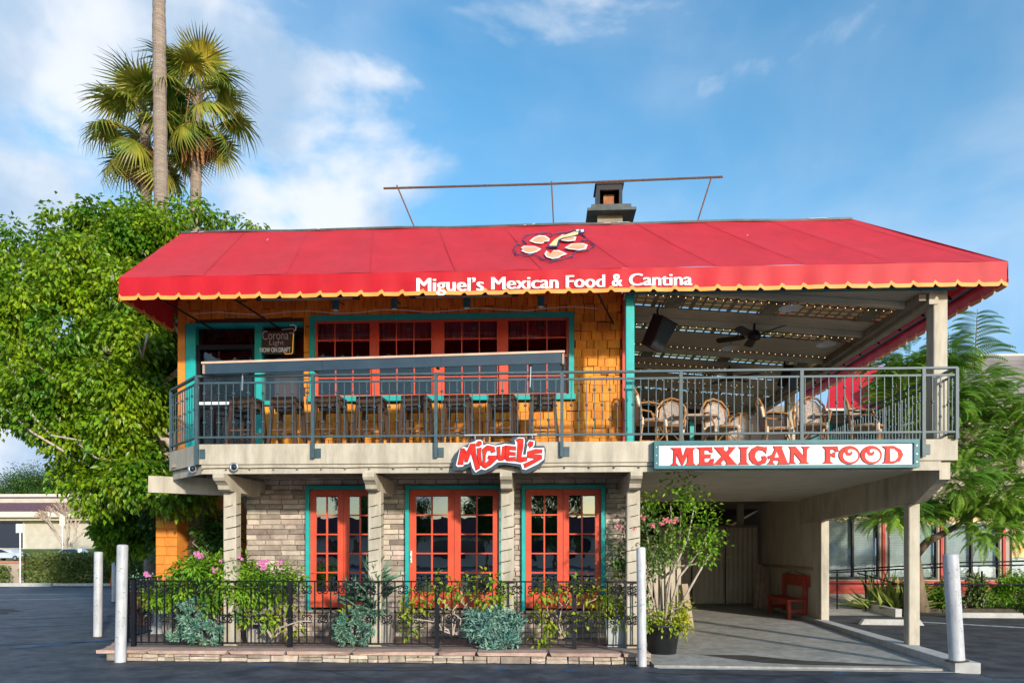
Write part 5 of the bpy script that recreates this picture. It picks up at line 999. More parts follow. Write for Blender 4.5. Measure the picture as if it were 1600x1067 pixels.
def succ(c, parts_, r, lb, nl=22, wide=.42, m='succulent'):
    t = thing('succulent', lb, 'succulent', c)
    pts = []
    for ox, oz, n, ext in parts_: pts += [(x+ox, y, z+oz) for x, y, z in mound(n, ext)]
    rosettes(t, c, pts, r, m, nl=nl, wide=wide); s = MB()
    for x, y, z in pts[::4]: s.tube([(c[0]+x*.2, c[1]+.05, c[2]+.05), (c[0]+x*.6, c[1]+y*.7, c[2]+z*.4-.02), (c[0]+x, c[1]+y, c[2]+z)], .007, 4)
    s.build('stems', 'branch_pale', t, kind='stuff'); return t
succ((-5.35, 10.78, .52), [(-.08, .12, 30, (.28, .3, .26)), (.10, -.12, 38, (.34, .36, .24)), (.32, -.2, 12, (.16, .3, .2)), (-.32, -.2, 8, (.12, .25, .14)), (.62, .1, 6, (.14, .2, .08))], .085, 'grey-green rosette succulents spilling through the left fence')
succ((-2.85, 10.78, .45), [(0, 0, 62, (.36, .36, .33)), (.15, .22, 16, (.3, .25, .16)), (-.15, -.12, 18, (.22, .34, .2))], .075, 'grey-green succulents mounded below the spiky agave')
succ((-.78, 10.72, .42), [(-.10, .04, 120, (.32, .36, .24)), (.14, -.08, 90, (.28, .40, .22)), (.02, -.26, 55, (.20, .42, .13)), (.30, .12, 35, (.16, .3, .11)), (-.28, .20, 30, (.14, .26, .10)), (.1, .25, 30, (.2, .3, .08))], .12, 'dense blue-green finger succulents hanging over the flagstone edge', nl=9, wide=.2, m='finger_succulent')
def spiky(name, lb, cat, heads, c, ln, wd, m, n=34, axis=(0, 0, 1)):
    t = thing(name, lb, cat, c); Cs, Ds = [], []
    for (x, y, z), ax, s in heads:
        ax = np.array(ax, float)/np.linalg.norm(ax); e1 = norm(np.cross(ax, [.3, 1, .2])[None])[0]; e2 = np.cross(ax, e1)
        for k in range(n): a = k*2.4; el = rad(R.uniform(5, 85)); Cs.append((c[0]+x, c[1]+y, c[2]+z)); Ds.append(((e1*math.cos(a)+e2*math.sin(a))*math.cos(el)+ax*math.sin(el))*s)
    Cs = np.array(Cs); Ds = np.array(Ds); foliage('blades', leaves(Cs, Ds, ln, wd, fold=.3), m, t); return t
sp = spiky('agave', 'tall spiky blue-green agave between the first and second red doors', 'plant', [((0, 0, .36), (.1, -.2, 1), 1), ((.02, 0, .22), (.1, -.3, 1), 1), ((.03, 0, .1), (0, -.5, .8), 1), ((-.3, 0, .05), (-.2, -.3, 1), 1), ((-.05, -.05, -.1), (0, -.8, .6), 1)], (-2.6, 10.78, .78), .44, .055, 'agave')
simple_plant('climbing_vine', 'yellow-green vine growing along the fence left of the succulents', 'vine', (-1.35, 10.62, .35), [(-.75, 0, .25, .10), (-.6, 0, .62, .12), (-.35, -.05, .68, .13), (-.15, 0, .62, .14), (.05, 0, .75, .13), (.3, 0, .72, .16), (.55, 0, .78, .17), (.8, 0, .62, .18), (-.7, 0, .05, .07), (.65, 0, .5, .2), (-.55, 0, .4, .08), (.4, -.03, .5, .1)], 'vine_leaf', 34, .085, .052, 10, droop=.3)
simple_plant('climbing_vine', 'thin yellowing vine trailing on the fence in front of the third red door', 'vine', (.25, 10.62, .3), [(-.35, 0, .68, .12), (-.1, -.03, .70, .13), (.15, 0, .62, .12), (.35, 0, .72, .10), (.6, -.02, .66, .10), (-.25, 0, .42, .10), (.0, 0, .15, .09), (-.15, 0, .25, .07), (.3, 0, .35, .06), (-.3, 0, -.02, .06)], 'vine_leaf', 30, .085, .05, 9, droop=.5)
simple_plant('climbing_vine', 'few yellow leaves caught in the fence near the leftmost red door', 'vine', (-4.15, 10.6, .3), [(-.3, 0, .27, .07), (-.1, 0, .33, .09), (.22, 0, .50, .06), (.1, -.02, .22, .07), (.35, 0, .18, .08), (1.15, 0, .3, .05), (-.45, 0, .3, .05)], 'vine_leaf', 16, .09, .055, 7)
simple_plant('orchid_cactus', 'tangled yellow-green plant in the galvanised planter at the right', 'plant', (1.1, 10.9, .55), [(-.2, 0, .3, .15), (0, 0, .4, .16), (.15, 0, .25, .15), (-.05, -.1, .12, .15), (-.3, -.05, .15, .1), (.12, -.1, .1, .12)], 'vine_leaf', 55, .10, .035, 6, droop=.9)
lv = thing('lavender', 'purple flowering sprig behind the left corner bollard', 'plant', (-6.35, 11.8, .16)); m = MB()
for i in range(16): x = -6.45+R.uniform(-.12, .2); m.tube([(x, 11.8, .2), (x+R.uniform(-.06, .06), 11.75, .95+R.uniform(0, .15))], .006, 4)
m.build('stems', 'branch_pale', lv, kind='stuff'); m = MB()
for i in range(60): m.ball((-6.45+R.uniform(-.15, .25), 11.75, 1.0+R.uniform(-.08, .16)), .012, 5, 4)
m.build('blossoms', 'pink_flower', lv, kind='stuff')
# potted tree with bare stems and roses at the carport entrance
pt = thing('potted_tree', 'tall shrub with bare pale stems and leafy green top in the black pot', 'shrub', (1.83, 11.0, .45))
PB = [(1030, 770, 26), (1062, 768, 24), (1088, 775, 20), (1005, 785, 16), (1098, 805, 20), (1110, 832, 16), (1085, 850, 18), (1100, 862, 12), (1060, 825, 14), (1030, 800, 16), (1075, 800, 14), (1045, 850, 10), (1110, 850, 10)]
pb = []
for u, v, r in PB:
    c = up(u, v, 11.0)
    for _ in range(5): pb.append((c[0]+R.uniform(-1, 1)*r/130, c[1]+R.uniform(-.25, .25), c[2]+R.uniform(-1, 1)*r/130, .12))
foliage('foliage', blob_leaves(pb, 270, .075, .042, droop=.15, clump=.13, lpc=6), 'shrub_leaf', pt)
for pth in ([(1035, 975), (1032, 900), (1050, 840), (1048, 790)], [(1040, 975), (1062, 900), (1090, 865), (1105, 835)], [(1045, 978), (1080, 915), (1100, 880), (1112, 862)], [(1030, 975), (1020, 900), (1010, 830), (1004, 790)], [(1038, 975), (1048, 900), (1075, 840), (1085, 790)], [(1030, 905), (1060, 885), (1090, 880)], [(1022, 900), (1000, 890), (985, 870)], [(1042, 975), (1040, 920), (1062, 860), (1064, 790)]):
    y = 11.0+R.uniform(-.08, .12); MB().tube([up(u, v, y) for u, v in pth], [.024, .019, .014, .008][:len(pth)], 6).build('stem', 'branch_pale', pt, True)
rs = thing('rose_bush', 'dark green rose bush with pink blooms left of the potted tree', 'bush', (1.35, 10.95, .5))
RB = [(1000, 830, 26), (1022, 840, 26), (985, 860, 26), (1005, 875, 28), (1030, 870, 18), (975, 885, 20), (1000, 905, 20), (980, 850, 18), (1025, 815, 18), (990, 920, 14), (965, 872, 10), (1045, 860, 14), (1000, 940, 10), (1005, 955, 8)]
rb = []
for u, v, r in RB:
    c = up(u, v, 10.9)
    for _ in range(6): rb.append((c[0]+R.uniform(-1, 1)*r/125, c[1]+R.uniform(-.2, .2), c[2]+R.uniform(-1, 1)*r/125, .11))
foliage('foliage', blob_leaves(rb, 400, .065, .038, droop=.4, clump=.12, lpc=6), 'mid_leaf', rs)
sm_ = MB()
for u, v, r in RB[:8]: limb(sm_, (1.5+R.uniform(-.1, .1), 10.95, .5), up(u, v, 10.9), .012, .006, 1, 5)
sm_.build('stems', 'branch_pale', rs, kind='stuff'); F_ = MB()
for u, v in ((1003, 808), (1040, 812), (1050, 815), (992, 828), (1019, 820), (1056, 813), (967, 822), (1034, 818), (988, 824)):
    c = up(u, v, 10.62)
    for k in range(10):
        cx, cy, cz_ = c[0]+R.uniform(-.035, .035), c[1]+R.uniform(-.03, .03), c[2]+R.uniform(-.025, .025); an = R.uniform(0, 6)
        F_.add([(cx, cy, cz_), (cx+.03*math.cos(an), cy-.01, cz_+.03*math.sin(an)), (cx+.035*math.cos(an+.8), cy-.02, cz_+.035*math.sin(an+.8)), (cx+.02*math.cos(an+1.5), cy, cz_+.02*math.sin(an+1.5))], [(0, 1, 2, 3)])
F_.build('blossoms', 'rose_flower', rs, kind='stuff')
simple_plant('pot_succulent', 'yellow-green rosettes round the base of the potted tree', 'plant', (1.83, 10.9, .48), [(-.2, 0, .12, .1), (.2, 0, .15, .12), (.05, -.1, .05, .1), (.25, 0, .28, .08), (-.25, 0, -.02, .08), (.28, -.05, 0, .08)], 'vine_leaf', 150, .08, .04, 4)
# ---------------------------------------------------------------- palms
def palm_frond(dead=False, s=0):
    r = random.Random(s); Cs, V, F = [], [], []; L_ = 1.15 if not dead else .95; nseg = 44
    for k in range(nseg):
        a = rad(-150+300*k/(nseg-1)); d = Vector((math.cos(a), math.sin(a)*.95, 0)); ln = L_*(.72+.28*math.cos(a*.5))*r.uniform(.9, 1.08); w = .032; o = Vector((0, 0, 0)); pts = []
        for q in range(5):
            t = q/4; dz = -(.05+.10*r.random())*t-.62*t**2.6*(1.3 if dead else 1)*r.uniform(.6, 1.3); p_ = o+d*ln*t*(1-.10*t)+Vector((0, 0, dz+.08*math.sin(a*9)*t*(1-t))); n_ = Vector((-d.y, d.x, 0)); ww = w*(.35+2.2*t if t < .4 else 1.23*(1-t)/.6+.03); pts.append((p_+n_*ww, p_-n_*ww))
        b = len(V)
        for x, y in pts: V += [tuple(x), tuple(y)]
        F += [(b+2*q, b+2*q+1, b+2*q+3, b+2*q+2) for q in range(4)]
    b = len(V); pet = MB(); pet.tube([(-1.0, 0, -.28), (-.5, 0, -.06), (.05, 0, 0)], [.026, .02, .014], 4); V += pet.v; F += [tuple(i+b for i in f) for f in pet.f if len(f) == 4]
    return npmesh('frond', V, F, 'palm_dead' if dead else 'palm_leaf')
FR = [palm_frond(False, i) for i in range(4)]; FD = [palm_frond(True, i+9) for i in range(2)]
def place_frond(me, parent, base, az, el, petl=1.0, s=1.0, name='frond'):
    # frond hub lies out along its petiole; +x of the mesh points outward
    e = Matrix.Translation(Vector(base)) @ Matrix.Rotation(az, 4, 'Z') @ Matrix.Rotation(-el, 4, 'Y') @ Matrix.Translation(Vector((petl, 0, .25))) @ Matrix.Scale(s, 4)
    o = bpy.data.objects.new(name, me); COL.objects.link(o); o.parent = parent; o.matrix_parent_inverse = Matrix.Translation(-Vector(parent['_wl'])); o.matrix_basis = e @ Matrix.Rotation(R.uniform(-.5, .5), 4, 'X'); return o
def palm(x, y, h, r, lb, nf, seed, s=1.0, dead=9):
    t = thing('fan_palm', lb, 'palm tree', (x, y, 0)); m = MB(); n = int(h/.16); lean = random.Random(seed).uniform(-.5, .5)
    m.tube([(x-lean*(1-i/n)*.6, y, h*i/n) for i in range(n+1)], [r*(1.25-.3*i/n+(.06 if i % 2 else -.02)) for i in range(n+1)], 12); m.build('trunk', 'palm_bark', t)
    for i in range(nf):
        f = i/nf; az = i*2.399+seed; el = rad(80-145*f+R.uniform(-8, 8)); place_frond(FR[i % 4], t, (x, y, h-.9*f), az, el, .95+.25*f, s*R.uniform(.85, 1.1))
    for i in range(dead): place_frond(FD[i % 2], t, (x, y, h-.95-.2*R.random()), i*2.0+seed, rad(-62+R.uniform(-12, 8)), .55, s*.8, 'dead_frond')
    return t
palm(-12.95, 22.3, 15.7, .17, 'shorter fan palm with drooping brown fronds, left of the tall bare trunk', 24, 1.0, 1.0, 26)
pr_ = palm(-11.05, 22, 16.3, .16, 'fan palm with orange dead frond bunch, right of the tall bare trunk', 23, 2.2, .95, 11)
for i in range(12): m = MB(); a = i*.55; m.tube([(-11.05+.12*math.cos(a), 22-.3+.12*math.sin(a), 15.1), (-11.05+.3*math.cos(a), 21.7+.25*math.sin(a), 14.5), (-11.05+.34*math.cos(a+.1), 21.7+.3*math.sin(a), 13.75)], [.03, .08, .012], 5); m.build('dead_frond', 'palm_dead', pr_)
for q in range(7): m = MB(); a = q*.9; m.tube([(-11.0, 21.9, 15.8), (-11.0+.5*math.cos(a), 21.7, 16.3), (-11+.9*math.cos(a), 21.6, 15.4), (-11+1.1*math.cos(a), 21.6, 14.8)], .012, 4); m.build('flower_stalk', 'palm_dead', pr_)
tp = thing('tall_palm', 'tall bare grey palm trunk running out of the top of the picture', 'palm tree', (-11.4, 20.5, 0)); m = MB(); n = 150
m.tube([(-11.3-.0015*i, 20.5, .155*i) for i in range(n+1)], [.215-.0003*i+(.010 if i % 2 else 0)+.008*math.sin(i*.7) for i in range(n+1)], 14); m.build('trunk', 'palm_bark', tp)
for i in range(20): place_frond(FR[i % 4], tp, (-11.52, 20.5, 23.2), i*2.4, rad(75-6*i), 1.0, 1.0)
# ---------------------------------------------------------------- feathery tree on the right
jt = thing('feathery_tree', 'feathery green tree with a curved dark trunk right of the carport', 'tree', (9.3, 18.2, .1))
def fern(seed):
    r = random.Random(seed); V, F = [], []; n = 17; Lr = .62
    for i in range(n):
        t = (i+.5)/n; x = Lr*t; z = .10*math.sin(PI*t*.8)-.16*t*t; pl_ = .155*math.sin(PI*min(1, t*.85+.14))
        for s in (1, -1):
            d = Vector((.45, s*1, -.22)).normalized(); p_ = Vector((x, 0, z)); nrm = Vector((0, 0, 1)).cross(d).normalized()*.015; b = len(V); e = p_+d*pl_+Vector((0, 0, -.03))
            V += [tuple(p_+nrm*.5), tuple(p_-nrm*.5), tuple(p_.lerp(e, .6)-nrm), tuple(p_.lerp(e, .6)+nrm)]; F.append((b, b+1, b+2, b+3)); b = len(V); V += [tuple(p_.lerp(e, .6)+nrm), tuple(p_.lerp(e, .6)-nrm), tuple(e-nrm*.15), tuple(e+nrm*.15)]; F.append((b, b+1, b+2, b+3))
    return np.array(V), np.array(F)
FE = [fern(i) for i in range(3)]
def ferns(positions, dirs, sc):
    Vs, Fs, b = [], [], 0
    for p, d, s in zip(positions, dirs, sc):
        v, f = FE[R.randrange(3)]; d = Vector(d).normalized(); q = d.to_track_quat('X', 'Z').to_matrix(); M_ = np.array(q)*s; Vs.append(v@M_.T+np.array(p)); Fs.append(f+b); b += len(v)
    return np.concatenate(Vs), np.concatenate(Fs)
JB = [(1400, 600, 34), (1440, 590, 40), (1490, 610, 44), (1530, 600, 40), (1560, 640, 40), (1500, 650, 44), (1450, 650, 40), (1530, 700, 50), (1580, 690, 40), (1500, 740, 40), (1560, 770, 44), (1600, 740, 44), (1520, 790, 34), (1580, 810, 36), (1440, 800, 26), (1470, 780, 26), (1400, 800, 26), (1375, 805, 14), (1420, 560, 30), (1480, 560, 26), (1540, 830, 22), (1425, 620, 34), (1620, 640, 50), (1640, 780, 40), (1380, 570, 20), (1500, 700, 34)]
ps, ds, ss = [], [], []
for u, v, r in JB:
    yy = 18.2+R.uniform(-1.2, 1.0)-(1.4 if v > 700 else 0); c = up(u, v, yy); rr = r*yy/1100
    for _ in range(int(85*(rr/.55)**2)+10):
        d = Vector((R.gauss(0, 1), R.gauss(0, 1), R.gauss(0, .7))).normalized(); ps.append((c[0]+d.x*rr*R.uniform(.2, .95), c[1]+d.y*rr*R.uniform(.2, .95), c[2]+d.z*rr*R.uniform(.2, .95))); ds.append((d.x, d.y*.8, d.z*.35-.15)); ss.append(R.uniform(.55, .95))
foliage('crown', ferns(ps, ds, ss), 'fern_leaf', jt)
ps, ds, ss = [], [], []; shoots = []
for u, v, h in ((1523, 575, 92), (1478, 590, 70), (1398, 640, 60)):
    a = up(u, v, 17.5); top = up(u+4, v-h, 17.5); shoots.append((a, top))
    for k in range(13):
        t = .15+.85*k/13
        for sgn in (-1, 1): p_ = [a[j]+(top[j]-a[j])*t for j in range(3)]; ps.append(p_); ds.append((sgn*1, R.uniform(-.5, .5), .22-.1*R.random())); ss.append(1.35*(1.12-.55*t))
foliage('upright_sprays', ferns(ps, ds, ss), 'fern_leaf', jt)
m = MB()
for a, b in shoots: m.tube([a, b], [.02, .006], 5)
m.build('shoots', 'bark', jt, kind='stuff')
m = MB(); m.tube([up(1432, 955, 18.2), up(1432, 920, 18.2), up(1428, 870, 18.2), up(1425, 830, 18.0)], [.30, .20, .15, .12], 10); m.build('trunk', 'bark', jt, True)
for pth in ([(1428, 870), (1450, 845), (1480, 830), (1505, 815)], [(1425, 835), (1405, 800), (1400, 760), (1430, 690)], [(1425, 830), (1445, 780), (1490, 720), (1530, 660)], [(1505, 815), (1530, 790), (1560, 740)]):
    MB().tube([up(u, v, 18.0) for u, v in pth], [.12, .10, .08, .05][:len(pth)], 8).build('branch', 'bark', jt, True)
# ---------------------------------------------------------------- neighbour building on the right
nb = thing('neighbour_building', 'low shop building with blinds in red-framed windows and grey shingled roof', 'building', (12, 21.5, 0)); Yn = 21.6
sc2 = Yn/21.
WX = [(8.5, 10.05), (10.3, 11.75), (11.95, 13.55), (13.85, 15.5), (15.8, 17.4)]
w_ = MB()
for a, b, c, d in rects(7.4, 20, 0, 2.95, [(a, b, .78, 2.72) for a, b in WX]): w_.box(a, Yn, c, b, Yn+.2, d)
w_.build('wall', 'neigh_wall', nb)
MB().box(7.4, Yn-.03, .35, 20, Yn-.002, .74).build('red_base', 'neigh_red', nb)
for i, (a, b) in enumerate(WX):
    f = MB(); xm = (a+b)/2; f.box(a, Yn-.02, .78, a+.05, Yn+.1, 2.72); f.box(b-.05, Yn-.02, .78, b, Yn+.1, 2.72); f.box(a+.05, Yn-.02, 2.66, b-.05, Yn+.1, 2.72); f.box(a+.05, Yn-.02, .78, b-.05, Yn+.1, .84); f.box(xm-.025, Yn-.02, .84, xm+.025, Yn+.1, 2.66)
    wf = f.build('window', 'black_tube', nb); MB().quad((a+.05, Yn+.04, .84), (b-.05, Yn+.04, .84), (b-.05, Yn+.04, 2.66), (a+.05, Yn+.04, 2.66)).build('pane', 'neigh_glass', wf)
    bl = MB()
    for k in range(36): z = .86+k*.05; bl.add([(a+.06, Yn+.11, z), (b-.06, Yn+.11, z), (b-.06, Yn+.135, z+.045), (a+.06, Yn+.135, z+.045)], [(0, 1, 2, 3)])
    bl.build('blind', 'blind', wf, kind='stuff'); MB().box(b+.08, Yn-.04, .78, b+.16, Yn-.004, 2.9).build('red_post', 'neigh_red', nb)
MB().box(7.2, Yn-1.1, 2.95, 20, Yn+6, 3.1).build('eave', 'neigh_wall', nb)
MB().box(11.4, Yn-.4, 3.1, 20, Yn+6, 5.55).build('upper_wall', 'neigh_wall', nb)
MB().box(11.2, Yn-.75, 5.52, 20.2, Yn-.4, 5.82).build('fascia', 'far_trim', nb)
k = 0; z = 5.83
while z < 7.38:
    y = Yn-.70+(z-5.83)*.32; MB().add([(11.3, y, z), (20.1, y, z), (20.1, y+.06, z+.155), (11.3, y+.06, z+.155), (11.3, y+.10, z), (20.1, y+.10, z), (20.1, y+.10, z+.155), (11.3, y+.10, z+.155)], [(0, 1, 2, 3), (0, 4, 5, 1), (3, 2, 6, 7), (0, 3, 7, 4), (1, 5, 6, 2)]).build('roof_board', 'grey_roof', nb); z += .155
MB().box(11.3, Yn-.1, 7.38, 20.1, Yn+6, 7.46).build('roof', 'far_trim', nb)
MB().box(13.0, Yn-.45, 4.1, 13.9, Yn-.41, 5.0).build('upper_window', 'far_glass', nb)
sw_ = MB().box(9.0, 24.5, 2.6, 12.2, 24.7, 6.45); sw_.build('shade_panel', 'teal_dark', nb)  # added dark panel, painted as the shade beneath the fabric canopy
ra = thing('fabric_canopy', 'pinkish red fabric canopy on the building behind the porch', 'awning', (9, 23, 3)); a, b, c, d = up(1290, 640, 23), up(1372, 638, 23), up(1372, 585, 25), up(1330, 600, 25)
m = MB(); m.add([a, up(1402, 640, 23), up(1388, 572, 25), up(1300, 575, 25)], [(0, 1, 2, 3)]); m.build('fabric', 'canvas', ra); MB().beam(a, up(1402, 640, 23), .06, .07).build('edging', 'far_trim', ra)
for u in (1295, 1398): c = up(u, 640, 23); MB().tube([c, (c[0], c[1], .1)], .05, 8).build('pole', 'black_tube', ra)
# ramp, handrail, wheel stops, bed plants
rp_ = MB(); rp_.add([(6.5, 18.0, .012), (8.6, 18.0, .012), (8.9, 21.5, .30), (6.9, 21.5, .30)], [(0, 1, 2, 3)]); struct('ramp', rp_, 'concrete')
tag(MB().beam((8.7, 17.7, .09), (8.4, 21.4, .2), .16, .22).build('ramp_kerb', 'concrete_light'), 'low concrete kerb beside the ramp', 'kerb', kind='structure')
for x0, x1, y, rz, lb in ((6.95, 8.25, 15.8, -.1, 'concrete wheel stop beside the carport kerb'), (9.9, 11.6, 17.6, -.02, 'concrete wheel stop under the feathery tree')):
    m = MB(); m.prism([(-(x1-x0)/2, 0), ((x1-x0)/2, 0), ((x1-x0)/2-.08, .12), (-(x1-x0)/2+.08, .12)], -.08, .08); o = m.build('wheel_stop', 'concrete_light'); o.location = ((x0+x1)/2, y, .006); o.rotation_euler.z = rz; tag(o, lb, 'wheel stop', 'concrete wheel stops')
hr = thing('handrail', 'black metal handrail running along the ramp and planting bed', 'handrail', (8, 19, .1))
m = MB()
for pts in ([(7.4, 18.9, 1.10), (11.0, 19.0, 1.33), (16.5, 19.2, 1.42)], [(6.9, 18.6, 1.04), (11.0, 18.8, 1.24), (16.5, 19.0, 1.33)], [(7.3, 18.7, .78), (16.5, 19.0, .72)]): MB().tube(pts, .022, 6).build('rail', 'black_iron', hr)
for x, y in ((7.75, 19.0), (8.4, 18.8), (9.2, 18.2), (11.5, 19.05), (14.5, 19.1)): MB().tube([(x, y, .06), (x, y, 1.1)], .022, 6).build('post', 'black_iron', hr)
MB().tube([(8.2, 18.85, 1.05), (9.2, 18.2, .72), (9.2, 18.2, .1)], .02, 6).build('rail', 'black_iron', hr)
spiky('flax', 'striped yellow-green flax plant beside the ramp', 'plant', [((0, 0, 0), (.1, -.2, 1), 1), ((.4, .1, 0), (.1, -.1, 1), 1), ((-.3, .1, 0), (-.4, -.1, 1), 1), ((.2, -.2, 0), (0, -.4, 1), 1)], (9.0, 18.9, .05), 1.0, .09, 'flax', 22)
spiky('flax', 'pale striped flax at the right edge of the planting bed', 'plant', [((0, 0, 0), (-.5, -.3, 1), 1), ((.3, 0, 0), (-.2, -.2, 1), 1)], (13.2, 18.6, .05), 1.2, .09, 'flax', 18)
for i, (x, y, s_, lb) in enumerate(((9.9, 19.3, .8, 'leafy shrub just right of the curved trunk'), (11.2, 19.3, 1.0, 'leafy shrub behind the leaning bollard'), (12.2, 19.2, 1.1, 'tall leafy shrub with pale leaves in the bed'), (13.4, 19.4, 1.3, 'tallest shrub at the right end of the bed'), (10.5, 18.95, .45, 'low green ground cover patch by the second wheel stop'))):
    simple_plant('bed_shrub', lb, 'shrub', (x, y, .1), [(R.uniform(-.5, .5)*s_, R.uniform(-.2, .2), R.uniform(.12, .8)*s_, .2*s_) for _ in range(11)], 'hedge_leaf' if i % 2 else 'shrub_leaf', 90, .10, .05, 8, group='shrubs in the planting bed')
# ---------------------------------------------------------------- far left: hedge, wall, shops, cars
hd = thing('hedge', 'long clipped green hedge behind the left car park', 'hedge', (-21, 33.4, 0)); n = 15000
P_ = np.stack([rng.uniform(-25.1, -15.5, n), rng.uniform(32.8, 34.2, n), rng.uniform(.05, 1.45, n)], 1); fc = rng.integers(0, 3, n); P_[fc < 2, 1] = 32.75+rng.normal(0, .06, (fc < 2).sum()); P_[fc == 2, 2] = 1.45+rng.normal(0, .05, (fc == 2).sum()); P_[:, 0] += .12*np.sin(P_[:, 2]*7)
D__ = rng.normal(size=(n, 3))*.8+np.array([0, -.9, .3]); foliage('foliage', leaves(P_, D__, .13, .08), 'hedge_leaf', hd); MB().box(-25, 32.95, 0, -15.6, 34.1, 1.3).build('core', 'earth', hd)
h2 = thing('hedge', 'short bit of hedge at the left picture edge', 'hedge', (-28, 33, 0)); P_ = np.stack([rng.uniform(-30, -25.9, 3000), rng.uniform(32.6, 33.2, 3000), rng.uniform(.05, .95, 3000)], 1); foliage('foliage', leaves(P_, rng.normal(size=(3000, 3))+np.array([0, -.8, .3]), .13, .08), 'hedge_leaf', h2)
rwl = thing('retaining_wall', 'low beige wall with brick coping left of the hedge', 'wall', (-29, 33.5, 0)); MB().box(-60, 33.4, 0, -8, 33.9, 1.05).build('wall', 'neigh_wall', rwl); MB().box(-60, 33.35, 1.05, -8, 33.95, 1.16).build('coping', 'terracotta', rwl)
struct('far_kerb', MB().box(-60, 32.2, 0, -12, 32.4, .12), 'concrete_light')
for x, lb in ((-23.9, 'long concrete wheel stop left in front of the hedge'), (-18.2, 'concrete wheel stop right of the red post')): tag(MB().box(x-1.2, 31.4, .006, x+1.2, 31.6, .17).build('wheel_stop', 'concrete_light'), lb, 'wheel stop')
rpst = tag(MB().beam((-20.1, 31.9, 0), (-19.95, 31.9, 1.28), .12, .12).build('red_post', 'red_paint'), 'short leaning red post in front of the hedge', 'post')
fb = thing('shop_building', 'long low beige building with a dark purple roof across the street', 'building', (-78, 112, 2)); Yf = 112
WF = [(-71.9+3.9*k, -68.4+3.9*k, 3.3, 6.6) for k in range(6)]+[(-90, -85.5, 2.2, 6.6)]
w2 = MB()
for a, b, c, d in rects(-116, -40, 1.9, 7.2, WF): w2.box(a, Yf, c, b, Yf+.4, d)
w2.build('wall', 'far_stucco', fb)
MB().box(-116.4, Yf-2.2, 7.2, -39, Yf+.6, 8.1).build('fascia', 'far_trim', fb); MB().box(-116, Yf-1.4, 6.7, -39.5, Yf-.4, 7.2).build('soffit', 'far_stucco', fb)
MB().add([(-116.4, Yf-2.1, 8.1), (-39, Yf-2.1, 8.1), (-39, Yf+2.2, 10.9), (-116.4, Yf+2.2, 10.9)], [(0, 1, 2, 3)]).build('roof_slope', 'far_roof', fb); MB().box(-116.4, Yf+2.1, 10.5, -39, Yf+12, 11.3).build('parapet', 'far_trim', fb)
for a, b, c, d in WF: MB().box(a+.1, Yf+.15, c+.1, b-.1, Yf+.3, d-.1).build('window', 'far_glass', fb); MB().box(b-.05, Yf-.1, c-.2, b+.25, Yf+.1, d).build('window_post', 'far_trim', fb)
MB().box(-115, Yf+.4, 1.9, -40, Yf+12, 10.4).build('core', 'far_stucco', fb)
def fsign(x, y, z0, z1, w_, h_, m, lb):
    t = thing('street_sign', lb, 'sign', (x, y, z0)); MB().tube([(x, y, z0), (x, y, z1)], .04, 6).build('pole', 'steel', t); MB().box(x-w_/2, y-.06, z1-h_, x+w_/2, y-.03, z1).build('plate', m, t); return t
fsign(-24.2, 31.5, 0, 2.9, .34, .42, 'blind', 'pale grey sign plate on a thin pole left of the bare tree'); a_ = fsign(-26.0, 32.0, 0, 2.9, .26, .32, 'sign_blue', 'small blue parking sign at the left picture edge'); fsign(-26.1, 31.9, 0, 1.9, .40, .42, 'sign_blue', 'square blue sign below the small one at the left edge')
MB().box(-26.35, 31.84, .95, -25.85, 31.87, 1.35).build('plate', 'sign_white', a_)
fsign(-41, 60.5, .5, 1.9, .34, .6, 'sign_white', 'small white notice board on the grass before the bare tree'); fsign(-62.0, 88, .7, 6.2, .7, 1.2, 'far_trim', 'white vertical sign on a pole in front of the shop windows')
def car(x, y, z, m, lb, rz=0):
    t = thing('parked_car', lb, 'car', (0, 0, 0)); body = [(-2.1, .35), (-2.15, .7), (-1.9, .88), (-1.2, .92), (-.55, 1.36), (.75, 1.40), (1.35, 1.0), (2.05, .92), (2.15, .6), (2.1, .32)]; b = MB(); k = len(body)
    b.add([(px_, sy*(.85 if pz < 1 else .66), pz) for sy in (-1, 1) for px_, pz in body], [tuple(range(k)), tuple(range(k, 2*k))[::-1]]+[(i, (i+1) % k, (i+1) % k+k, i+k) for i in range(k)]); b.build('body', m, t)
    for sy in (-1, 1): MB().add([(-1.05, sy*.80, .96), (-.5, sy*.695, 1.30), (.68, sy*.69, 1.33), (1.15, sy*.80, 1.0)], [(0, 1, 2, 3)]).build('side_window', 'far_glass', t)
    for sx in (-1.35, 1.35):
        for sy in (-.86, .80):
            w_ = MB().tube([(sx, sy, .31), (sx, sy+.07, .31)], .31, 14).build('wheel', 'tyre', t); MB().tube([(sx, sy-.01 if sy < 0 else sy+.08, .31), (sx, sy+.0 if sy < 0 else sy+.07, .31)], .17, 10).build('rim', 'steel', w_)
    MB().box(-2.17, -.75, .62, -2.12, -.5, .72).build('headlight', 'sign_white', t); MB().box(-2.17, .5, .62, -2.12, .75, .72).build('headlight', 'sign_white', t)
    t.location = (x, y, z); t.rotation_euler.z = rz
car(-62.8, 80, .57, 'car_white', 'pale blue-grey car cut by the left picture edge', PI); car(-48.2, 70, .565, 'car_blue', 'light blue car mostly hidden behind the hedge')
pn = thing('pedestrian', 'person in a white top walking behind the hedge', 'person', (-51.6, 80, .57)); hz_ = 0
m = MB(); m.tube([(-21.7, 36, hz_+.0), (-21.7, 36.02, hz_+.45), (-21.69, 36, hz_+.85)], [.055, .07, .10], 8); m.tube([(-21.52, 36.15, hz_), (-21.58, 36.05, hz_+.45), (-21.62, 36, hz_+.85)], [.055, .07, .10], 8); m.build('trousers', 'cloth_denim', pn, True)
